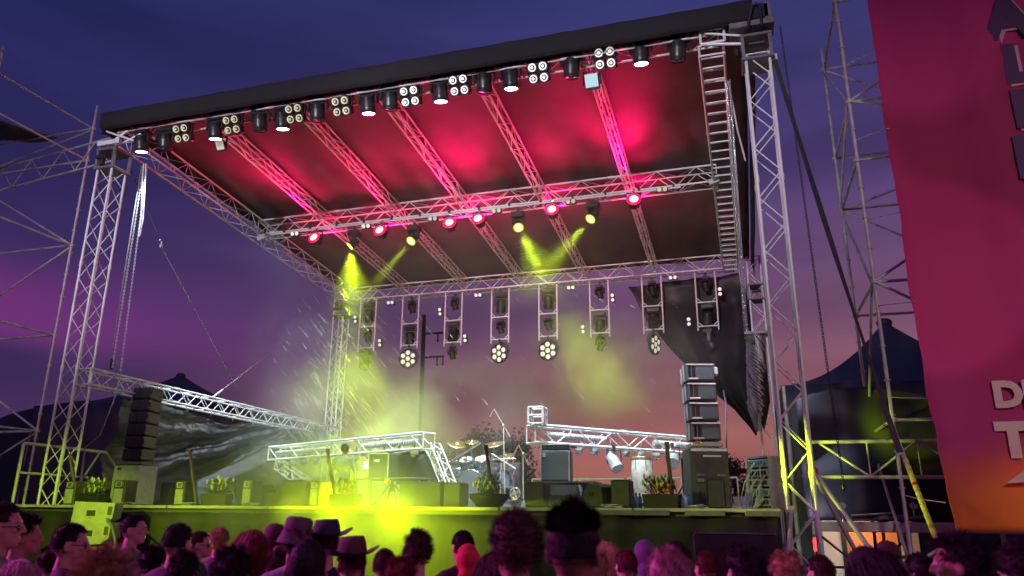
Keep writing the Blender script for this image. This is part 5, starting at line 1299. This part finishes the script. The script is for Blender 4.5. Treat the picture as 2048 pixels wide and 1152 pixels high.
def hat_mesh(kind):
    b = MB(); C0 = (0, -.005, 1.70)
    if kind == 'fedora':
        def brim(u, v):
            a = 2*PI*u; r = .10+.09*v; x, y = r*math.cos(a)*.92, r*math.sin(a)*1.1
            return (x, y-.005, 1.695+.05*v*v*abs(math.cos(a))**2-.02*v*math.sin(a))
        b.grid(brim, 40, 6); b.lathe([(.098, 0), (.1, .03), (.094, .08), (.08, .115), (.05, .112), (.002, .10)], (0, -.005, 1.695), Matrix.Diagonal((.92, 1.12, 1)).to_3x3(), 28, caps=False)
        b.lathe([(.101, .002), (.102, .03)], (0, -.005, 1.695), Matrix.Diagonal((.93, 1.13, 1)).to_3x3(), 28, caps=False)
    elif kind == 'bucket':
        b.lathe([(.13, -.06), (.105, .0), (.10, .02), (.092, .09), (.07, .105), (.002, .11)], (0, -.0, 1.70), Matrix.Diagonal((.95, 1.12, 1)).to_3x3(), 28, caps=False)
    elif kind == 'cap':
        b.lathe([(.09, -.03), (.092, .02), (.08, .07), (.05, .1), (.002, .108)], (0, -.0, 1.69), Matrix.Diagonal((.95, 1.14, 1)).to_3x3(), 28, caps=False)
        b.grid(lambda u, v: ((u-.5)*.15, .085+.09*v*(1-(2*u-1)**2*.5), 1.69+.012*(1-(2*u-1)**2)-.012*v), 12, 5)
        b.ball((0, 0, 1.795), (.01, .01, .006), 8)
    elif kind == 'beanie':
        b.lathe([(.088, -.06), (.093, -.05), (.094, -.01), (.09, 0), (.089, .03), (.075, .085), (.045, .115), (.002, .122)], (0, -.006, 1.685), Matrix.Diagonal((.95, 1.16, 1)).to_3x3(), 28, caps=False)
    o = b.build('hat', 'skirt'); me = o.data; bpy.data.objects.remove(o); return me
HATS = {k: hat_mesh(k) for k in ('fedora', 'bucket', 'cap', 'beanie')}
b = MB()
for s in (-1, 1): b.lathe([(.002, .004), (.024, .003), (.026, 0), (.024, -.003)], (s*.034, .098, 1.632), rotm('X', -PI/2) @ Matrix.Diagonal((1, .8, 1)).to_3x3(), 14, caps=False).tube((s*.058, .092, 1.636), (s*.08, -.0, 1.638), .0028, n=5)
b.tube((-.012, .105, 1.634), (.012, .105, 1.634), .003, n=5); o = b.build('glasses', 'lens_off'); GLASSES = o.data; bpy.data.objects.remove(o)
b = MB()
for s in (-1, 1): b.ball((s*.032, .083, 1.640), (.012, .012, .010), 10)
o = b.build('eye', 'skirt'); EYES = o.data; bpy.data.objects.remove(o)
for n_, c_ in dict(skin_a=(.55, .33, .25), skin_b=(.45, .26, .18), skin_c=(.3, .17, .11)).items(): M[n_] = mat(n_, c_, .5, 0, .12, 20, .08, 120)
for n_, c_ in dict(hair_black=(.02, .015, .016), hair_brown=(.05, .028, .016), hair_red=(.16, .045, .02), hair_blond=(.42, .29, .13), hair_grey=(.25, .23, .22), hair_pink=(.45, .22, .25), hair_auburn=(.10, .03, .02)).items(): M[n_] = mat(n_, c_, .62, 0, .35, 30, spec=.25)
for n_, c_ in dict(cl_black=(.02, .02, .022), cl_grey=(.18, .18, .19), cl_white=(.65, .63, .62), cl_navy=(.02, .022, .04), cl_red=(.45, .02, .03), cl_purple=(.11, .07, .15), cl_green=(.13, .16, .10), cl_jeans=(.07, .1, .18), cl_khaki=(.3, .27, .2), cl_brown=(.06, .03, .022), cl_tan=(.4, .28, .17), cl_pattern=(.085, .05, .07)).items(): M[n_] = mat(n_, c_, .8, 0, .25, 10 if n_ != 'cl_pattern' else 60, .2, 60)
M['eye'] = mat('eye', (.3, .28, .27), .2, 0, .5, 30)
NOM = 1.765
def mk(me, name, m, root):
    o = bpy.data.objects.new(name, me); COL.objects.link(o); o.parent = root; o.material_slots[0].link = 'OBJECT'; o.material_slots[0].material = M[m]; return o
def person(label, px, py, w, pose='down', hr=('short', 0), hc='hair_black', skin='skin_a', cl='cl_black', hat=None, hatc=None, rz=0., glasses=False, hood=None, wd=.178, tr='cl_jeans', top=None, roll=0):
    D = FPX*wd/w; d = ray(px, py); P = CAM+d*D
    top = top or (1.83 if hr and hr[0] == 'quiff' else 1.80 if hat or (hr and hr[0] in ('spiky', 'curly', 'quiff')) else NOM)
    s = P.z/top; s = max(.80, min(1.1, s))
    # keep the top of the head where it is seen: nudge distance
    o = thing('person', label, 'person', (P.x, P.y, 0), group='festival crowd'); o.scale = (s, s, s)
    head_off = Vector((0, 0, 0))
    toward = math.atan2(-(-6.5-P.x), 13-P.y)   # facing the stage centre
    o.rotation_euler = (0, roll, toward+rz)
    mk(BODY[pose], 'body', skin, o)
    if hood: mk(HOODIE, 'hoodie', hood, o)
    else: mk(SHIRT[pose], 'shirt', cl, o)
    mk(TROUS, 'trousers', tr, o); mk(SHOES, 'shoe', 'cl_black', o)
    if hr and not hood: mk(HAIR[hr], 'hair', hc, o)
    if hat: h_ = mk(HATS[hat], 'hat', hatc, o); tx_ = .14*math.sin(px*.37); h_.rotation_euler = (0, tx_, 0); h_.location = (-1.7*math.sin(tx_), 0, 1.7*(1-math.cos(tx_)))
    if glasses: mk(GLASSES, 'glasses', 'lens_off', o)
    if abs(rz) > .5: mk(EYES, 'eyes', 'eye', o)
    return o
person('tall person with a dark swept up quiff standing closest to the camera', 1145, 985, 112, hr=('quiff', 0), hc='hair_black', cl='cl_black', rz=-.6, skin='skin_c')
person('person with wide curly dark hair just left of the tall quiff', 1032, 1018, 108, hr=('curly', 0), hc='hair_brown', cl='cl_black', skin='skin_c', wd=.2)
person('person in pale pink top half hidden right of the tall quiff', 1186, 1100, 62, hr=('bun', 0), hc='hair_blond', cl='cl_white', rz=.5)
person('light brown haired person behind the tall quiff on the right', 1210, 1084, 44, hr=('long', 0), hc='hair_blond', cl='cl_grey')
person('person in a pointed purple hood right of centre', 1288, 1086, 60, hr=None, hood='cl_purple', wd=.22)
person('person with short curly black hair beside the purple hood', 1352, 1082, 58, hr=('curly', 1), hc='hair_black', cl='cl_navy', wd=.2)
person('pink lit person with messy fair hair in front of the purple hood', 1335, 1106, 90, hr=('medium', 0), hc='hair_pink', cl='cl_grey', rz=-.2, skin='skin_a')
person('short auburn haired person low between the hoods and the big dark head', 1412, 1128, 56, hr=('short', 1), hc='hair_auburn', cl='cl_brown')
person('person with a big round head of black hair before the pit subwoofer', 1484, 1085, 84, hr=('curly', 1), hc='hair_black', cl='cl_black', wd=.2)
person('blond person with short hair beside the right tower foot', 1570, 1108, 66, hr=('medium', 1), hc='hair_blond', cl='cl_grey', rz=-.3)
person('person with smooth dark hair below the orange cabin', 1728, 1094, 92, hr=('long', 1), hc='hair_black', cl='cl_black', wd=.19)
person('person in profile with a pink lit cheek behind the smooth dark hair', 1772, 1080, 54, hr=('short', 0), hc='hair_brown', cl='cl_brown', rz=-1.2, hat='cap', hatc='cl_brown')
person('person with thick dark hair under the banner corner', 1912, 1073, 88, hr=('medium', 1), hc='hair_black', cl='cl_black', rz=.6, skin='skin_b')
person('person with a purplish short crop at the banner foot', 1972, 1112, 76, hr=('short', 0), hc='hair_black', cl='cl_purple')
person('large dark haired person cut by the right edge of the photo', 2040, 1078, 112, hr=('curly', 0), hc='hair_black', cl='cl_black', wd=.2)
person('person in a bright red hood left of the curly dark hair', 936, 1098, 64, hr=None, hood='cl_red', wd=.22)
person('person with short dark hair standing behind the red hood', 926, 1062, 50, hr=('short', 1), hc='hair_black', cl='cl_black', rz=.3)
person('person with tousled brown hair alone before the smoky skirt', 836, 1066, 62, hr=('medium', 0), hc='hair_brown', cl='cl_tan', rz=-.1)
person('low person with fair hair edging the bottom below the tousled brown hair', 800, 1128, 70, hr=('medium', 1), hc='hair_red', cl='cl_brown')
person('person in a wide dark fedora in front of the smoke', 706, 1076, 66, hr=('short', 1), hc='hair_brown', cl='cl_black', hat='fedora', hatc='cl_brown', rz=.25)
person('person in a pale purple hood under the wide fedora', 706, 1104, 76, hr=None, hood='cl_purple', wd=.22)
person('shaven headed person in the foreground below the hats', 617, 1078, 92, hr=('crop', 0), hc='hair_black', cl='cl_black', skin='skin_c')
person('person in a dark trilby tipped back, right of the patterned hat', 655, 1042, 58, hr=('short', 0), hc='hair_brown', cl='cl_navy', hat='fedora', hatc='cl_navy', rz=.4)
person('person in a patterned bucket hat at the middle of the hats', 597, 1036, 60, hr=('medium', 0), hc='hair_brown', cl='cl_grey', hat='bucket', hatc='cl_pattern')
person('person in a dark cap left of the patterned bucket hat', 552, 1046, 50, hr=('short', 0), hc='hair_brown', cl='cl_brown', hat='cap', hatc='cl_brown', rz=.8)
person('red haired person with long hair left of the hats', 510, 1060, 58, hr=('long', 0), hc='hair_red', cl='cl_black', wd=.19)
person('dark haired person low in front of the red hair', 466, 1100, 84, hr=('medium', 1), hc='hair_black', cl='cl_black')
person('person with yellow rimmed hair glowing before the smoke', 441, 1054, 44, hr=('curly', 0), hc='hair_blond', cl='cl_green', wd=.2)
person('balding person turned sideways behind the buzz cut', 421, 1064, 38, hr=None, cl='cl_brown', rz=-1.0)
person('person with glasses in profile just right of the buzz cut', 401, 1063, 42, hr=('short', 0), hc='hair_brown', cl='cl_black', rz=-1.3, glasses=True)
person('man with a neat dark buzz cut left of the smoke', 360, 1048, 58, hr=('short', 1), hc='hair_black', cl='cl_black', rz=-.3)
person('person with a dark mop low in the foreground left of the shaven head', 366, 1122, 64, hr=('medium', 0), hc='hair_black', cl='cl_navy')
person('bearded man in profile looking right before the black skirt', 271, 1029, 50, hr=('short', 0), hc='hair_black', cl='cl_grey', rz=-1.35, wd=.2)
person('person with wild spiky blond hair in the near foreground', 216, 1100, 92, hr=('spiky', 0), hc='hair_blond', cl='cl_grey', wd=.18)
person('person with short dark hair behind the spiky blond', 306, 1104, 56, hr=('medium', 1), hc='hair_black', cl='cl_black')
person('person with sunglasses pushed up holding a hand to the face', 146, 1048, 62, pose='face', hr=('short', 1), hc='hair_black', cl='cl_navy', rz=-1.15, glasses=True)
person('person wearing glasses in profile at the left edge', 10, 1006, 66, hr=('short', 0), hc='hair_brown', cl='cl_purple', rz=-1.1, glasses=True)
person('person with dark hair turned right beside the left edge', 52, 1033, 58, hr=('medium', 0), hc='hair_black', cl='cl_black', rz=-1.0, skin='skin_b')
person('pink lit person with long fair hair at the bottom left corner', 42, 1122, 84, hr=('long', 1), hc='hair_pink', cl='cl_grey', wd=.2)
person('short person in dark clothes between the profile and the spiky blond', 108, 1112, 56, hr=('medium', 1), hc='hair_brown', cl='cl_purple')
person('person holding a phone up low between the shaven head and hood', 560, 1112, 58, pose='phone', hr=('bun', 0), hc='hair_brown', cl='cl_black')
person('person with long brown hair low beside the red hood', 985, 1110, 60, hr=('long', 0), hc='hair_brown', cl='cl_purple')
person('person with cropped hair low between the quiff and the purple hood', 1252, 1124, 54, hr=('short', 0), hc='hair_auburn', cl='cl_brown')
person('person with brown hair low between the blond and the smooth dark hair', 1640, 1126, 60, hr=('short', 1), hc='hair_brown', cl='cl_black')
person('person with dark hair low between the pink cheek and the banner', 1838, 1124, 60, hr=('medium', 0), hc='hair_black', cl='cl_navy')
person('person with dark hair low at the left of the tousled brown hair', 768, 1136, 56, hr=('short', 0), hc='hair_brown', cl='cl_black')
# seated musician on stage seen from behind
pb = onDeck(682, 13.9); o = thing('person', 'stagehand in grey green shirt sitting with back turned behind the left lit truss', 'person', pb, .15)
SL = []
for s in (-1, 1): SL += [('c', (s*.09, 0, .52), (s*.16, .40, .54), .085, .062), ('c', (s*.16, .40, .54), (s*.17, .36, .09), .058, .04), ('c', (s*.17, .34, .05), (s*.19, .52, .035), .04, .032)]
dz_ = -.40
def sh(parts, v):
    v = Vector(v); return [('b', Vector(p[1])+v)+tuple(p[2:]) if p[0] == 'b' else ('c', Vector(p[1])+v, Vector(p[2])+v)+tuple(p[3:]) for p in parts]
SA = []; SU = []
for s in (-1, 1):
    a_, e_, w_ = Vector((s*.185, 0, 1.385+dz_)), Vector((s*.30, -.02, 1.12+dz_)), Vector((s*.26, .10, .90+dz_))
    SU += [('c', a_, a_.lerp(e_, .75), .05, .045)]; SA += [('c', a_, e_, .048, .038), ('c', e_, w_, .038, .027)]+hand(w_, (0, .5, -.8), (-s, 0, 0))
tp_ = sh(TORSO, (0, 0, dz_)); hp_ = sh(head_parts(), (0, .03, dz_-.02))
def own(me, name, m):
    ob = bpy.data.objects.new(name, me); COL.objects.link(ob); ob.parent = o; ob.material_slots[0].link = 'OBJECT'; ob.material_slots[0].material = M[m]; return ob
own(remesh(hp_+tp_+SL+SA, 'body', .0085), 'body', 'skin_a'); own(remesh(infl(tp_+SU, .016), 'shirt', .016, 3), 'shirt', 'cl_green'); own(remesh(infl(SL, .015)+[('b', (0, 0, .53), (.18, .15, .12))], 'trousers', .018, 3), 'trousers', 'cl_khaki')
o.scale = (.92, .92, .92)
hb = own(HAIR[('short', 1)], 'hair', 'hair_brown'); hb.location = (0, .03, dz_-.02)
o = thing('flight_case', 'black case used as a seat by the stagehand', 'flight case', pb+Vector((.0, -.03, 0)), .1)
MB().box((0, 0, .21), (.5, .36, .40), bev=.015).build('body', 'charcoal', o); MB().box((0, -.185, .38), (.5, .015, .02)).box((-.24, -.185, .2), (.02, .015, .4)).box((.24, -.185, .2), (.02, .015, .4)).build('edge', 'silver', o)
# ------------------------------------------------------------------ rain
b = MB(); rr = random.Random(5)
def drop(p, d, L_, r): b.tube(p-d*L_/2, p+d*L_/2, r*.35, r, 3, cap=False)
wind = Vector((.62, -.12, -.62)).normalized()
for i in range(330):
    px = rr.gauss(690, 60); py = rr.uniform(560, 900); Y = rr.uniform(14.5, 19); p = at(px, py, Y); jd = (wind+Vector((rr.gauss(0, .08), 0, rr.gauss(0, .1)))).normalized()
    drop(p, jd, rr.uniform(.15, .5), rr.uniform(.0014, .0026))
for (x0, y0, dx, dy, sp, n) in ((700, 500, -.05, 1, 16, 90), (1040, 465, .5, 1, 30, 80), (1175, 448, -1, .9, 14, 40)):
    for i in range(n):
        s = rr.uniform(8, 90); p = at(x0+dx*s+rr.gauss(0, sp*s/90+2), y0+dy*s, rr.uniform(15.2, 16.2)); drop(p, (Vector((.9, 0, .25+rr.gauss(0, .2)))).normalized(), rr.uniform(.08, .22), rr.uniform(.001, .002))
for i in range(60):
    p = at(rr.uniform(650, 1400), rr.uniform(560, 900), rr.uniform(13, 20)); drop(p, (wind+Vector((rr.gauss(0, .08), 0, rr.gauss(0, .1)))).normalized(), rr.uniform(.06, .2), .0022)
M['rain'] = mat('rain_water', (.8, .8, .8), .1, 0, .05, 5)
tag(b.build('rain', 'rain'), kind='stuff', label='slanting rain streaks caught in the yellow light', cat='rain')
# ------------------------------------------------------------------ smoke and haze
def smoke(name, label, c, rad, dens, scale, thr, seed=0, col=(.9, .9, .9)):
    me = MB().ball((0, 0, 0), 1.0, 24)
    m, t, bs = nt(name); t.nodes.remove(bs); out = t.nodes['Material Output']
    v = t.nodes.new('ShaderNodeVolumePrincipled'); v.inputs['Color'].default_value = col+(1,); v.inputs['Anisotropy'].default_value = .2; t.links.new(v.outputs[0], out.inputs['Volume'])
    tc = t.nodes.new('ShaderNodeTexCoord'); ln = t.nodes.new('ShaderNodeVectorMath'); ln.operation = 'LENGTH'; t.links.new(tc.outputs['Object'], ln.inputs[0])
    fo = t.nodes.new('ShaderNodeMapRange'); fo.interpolation_type = 'SMOOTHSTEP'; fo.inputs['From Min'].default_value = 1.0; fo.inputs['From Max'].default_value = .25; t.links.new(ln.outputs['Value'], fo.inputs['Value'])
    n = t.nodes.new('ShaderNodeTexNoise'); n.inputs['Scale'].default_value = scale; n.inputs['Detail'].default_value = 3; n.inputs['Distortion'].default_value = .6
    mp = t.nodes.new('ShaderNodeMapping'); mp.inputs['Location'].default_value = (seed, seed*.7, 0); mp.inputs['Scale'].default_value = (rad[0]*.5, rad[1]*.5, rad[2]*.5); t.links.new(tc.outputs['Object'], mp.inputs['Vector']); t.links.new(mp.outputs[0], n.inputs['Vector'])
    mr = t.nodes.new('ShaderNodeMapRange'); mr.inputs['From Min'].default_value = thr; mr.inputs['From Max'].default_value = thr+.25; t.links.new(n.outputs['Fac'], mr.inputs['Value'])
    a = t.nodes.new('ShaderNodeMath'); a.operation = 'MULTIPLY'; t.links.new(fo.outputs[0], a.inputs[0]); t.links.new(mr.outputs[0], a.inputs[1])
    b2 = t.nodes.new('ShaderNodeMath'); b2.operation = 'MULTIPLY'; b2.inputs[1].default_value = dens; t.links.new(a.outputs[0], b2.inputs[0]); t.links.new(b2.outputs[0], v.inputs['Density'])
    o = me.build(name, m); o.location = c; o.scale = rad; m.volume_intersection_method if False else None
    tag(o, label, 'smoke', kind='stuff'); return o
def mid(px, py, Y): return at(px, py, Y)
smoke('smoke', 'dense yellow lit smoke spilling over the stage front', mid(725, 1030, 10.7), (4.1, 1.5, 1.45), .75, 1.1, .34, 1)
smoke('smoke', 'thin yellow smoke drifting up behind the left lit truss', mid(775, 880, 16.3), (4.6, 2.6, 2.5), .27, .9, .34, 5)
smoke('smoke', 'broad olive smoke cloud hanging before the rear truss on the right', mid(1185, 735, 18.0), (4.2, 2.0, 1.9), .28, 1.0, .32, 9)
smoke('smoke', 'thin haze drifting round the lamps under the middle truss', (-5.8, 15.7, 7.7), (7.2, 2.2, 1.9), .055, .7, .25, 21)
smoke('smoke', 'faint smoky mist round the rear left tower', mid(650, 720, 17.5), (2.4, 2.4, 3.2), .10, .9, .33, 13)
# ------------------------------------------------------------------ lights
def light(kind, p, e, col, d=None, ang=40, blend=.6, size=.1, name='lamp'):
    l = bpy.data.lights.new(name, kind); l.energy = e; l.color = col
    if kind == 'SPOT': l.spot_size = R(ang); l.spot_blend = blend; l.shadow_soft_size = size
    elif kind == 'POINT': l.shadow_soft_size = size
    o = bpy.data.objects.new(name, l); COL.objects.link(o); o.location = p
    if d is not None: o.rotation_euler = Vector(d).normalized().to_track_quat('-Z', 'Y').to_euler()
    return o
def tgt(p, q): return Vector(q)-Vector(p)
WHITE, RED, YEL, MAG = (.78, .93, 1), (1, .0, .115), (.68, 1, .0), (1, .08, .75)
for i, (x, y) in enumerate(lit):
    p = at(x, y+3, YL)+Vector((0, .03, -.09)); light('SPOT', p, EW*(.15 if i == 0 else 2.0 if i == 1 else .7 if i < 4 else 1.5), WHITE, (rnd.uniform(-.12, .12), .50, -1) if i > 1 else tgt(p, (-12.4, 15.5+2.5*i, 2.6)), 54, .75, .1, 'wash_beam')
for i, p in enumerate(RP):
    e = [1.1, .35, .5, .9, .45, 1.5][i]; q = p+Vector((0, -.36, -.03))
    light('SPOT', q, ER*e*1.25, RED, (([-.1, .1, .0, .1, .15, -.05][i]), -.80, .45), 60, 1.0, .25, 'red_beam')
    light('SPOT', q, ER*.22, RED, (0, -.8, .5), 150, 1.0, .1, 'red_fill')  # added wide spots, fore and aft, redden the roof cloth
    light('SPOT', p+Vector((0, .25, .12)), ER*.22, RED, (0, .75, .6), 150, 1.0, .1, 'red_fill')
for (p, d), e, an, ew, aw in zip(YP, (1.0, .35, .55, .55), (24, 16, 22, 18), (.38, 0, .18, .1), (60, 0, 62, 40)):
    dd = Vector(d).normalized(); light('SPOT', p+dd*.14, EY*e, YEL, d, an, .6, .05, 'yellow_beam')
    if ew: light('SPOT', p+dd*.14, EY*ew, YEL, d, aw, 1, .05, 'yellow_beam')
# yellow front-of-house key on the stage front; added unseen spots brighten the smoke
a = (-13.5, -4, 6.5); light('SPOT', a, EF, YEL, tgt(a, (-7.8, 11.0, 1.3)), 17, .9, .15, 'front_wash')
a = (-9.5, -2, 7); light('SPOT', a, EF*.22, YEL, tgt(a, (-1.6, 11.0, 1.75)), 12, .8, .15, 'front_wash')
a = (-3.0, -2, 7); light('SPOT', a, EF*.6, YEL, tgt(a, (-11.6, 10.6, 1.5)), 13, .8, .15, 'front_wash')
for (x, y, Y, e, d) in ((640, 1020, 9.5, 1.0, (0, 1, -.25)), (770, 1020, 9.5, 1.1, (0, 1, -.25)), (760, 985, 12.8, 1.5, (0, -1, -.25)), (800, 950, 14.4, 1.1, (0, 1, .25)), (560, 1015, 10.2, .2, (0, 1, -.2))):
    light('SPOT', at(x, y, Y), ESM*e, YEL, d, 96, 1, .2, 'smoke_fill')
a = at(1400, 1000, 10.4); light('SPOT', a, 1000, YEL, tgt(a, (.62, 11.3, 2.3)), 30, 1, .1, 'tower_fill')  # added spot, no fixture, yellows the lower right tower
a = at(1020, 1007, 10.35); light('SPOT', a, 500, YEL, (1, .13, -.004), 14, 1, .05, 'edge_fill')  # added grazing spots, no fixtures, yellow the deck edge
a = at(1200, 1007, 10.4); light('SPOT', a, 260, YEL, (1, .16, -.004), 16, 1, .05, 'edge_fill')
# added cool spots without fixtures, brightening the roof steel
for (x, q) in ((-9, (-9.6, 17, 8.2)), (-5, (-2.4, 17, 8.2))):
    a = (x, -14, 7.5); light('SPOT', a, EFL, (.9, .86, 1), tgt(a, q), 25, .9, .5, 'front_fill')
a = (-7, -10, 6); light('SPOT', a, 5000, (1, .7, .8), tgt(a, (-15.5, 11, 6)), 24, .9, .4, 'side_fill')  # added pinkish spot, no fixture, lifts the far left scaffold
# magenta audience wash from the left and behind
a = (-12.5, 3.0, 5.0); light('SPOT', a, EM, MAG, tgt(a, (-4.0, 4.6, 1.3)), 56, 1, .4, 'audience_wash')
a = (8, 2.5, 6); light('SPOT', a, EM*.12, (1, .2, .7), tgt(a, (1, 4.2, 1.4)), 50, .9, .4, 'audience_wash')
a = (-16.0, 9.0, 8.0); light('SPOT', a, EM*.5, (.9, .15, .8), tgt(a, (-6.0, 5.5, 1.6)), 50, .8, .3, 'audience_wash')
a = (-2.0, -.5, 8); light('SPOT', a, EM*.10, (.9, .2, .75), tgt(a, (-1.0, 4, 1.4)), 44, 1, .3, 'audience_wash')
a = (6.0, 1.0, 7); light('SPOT', a, EB, (1, .72, .68), tgt(a, (3.4, 11.3, 5.0)), 60, .9, .6, 'banner_fill')  # added spot, no fixture, brightens the banner
# warm lamp by the cabin
light('POINT', (2.05, 15.6, 1.35), 22, (1, .42, .12), size=.12, name='cabin_lamp')
light('POINT', (1.0, 15.2, 1.4), 10, (1, .55, .35), size=.12, name='cabin_lamp')
sun = light('SUN', (0, 60, 20), .10, (1, .6, .5), (-.5, -.9, -.12), name='afterglow'); sun.data.angle = R(12)
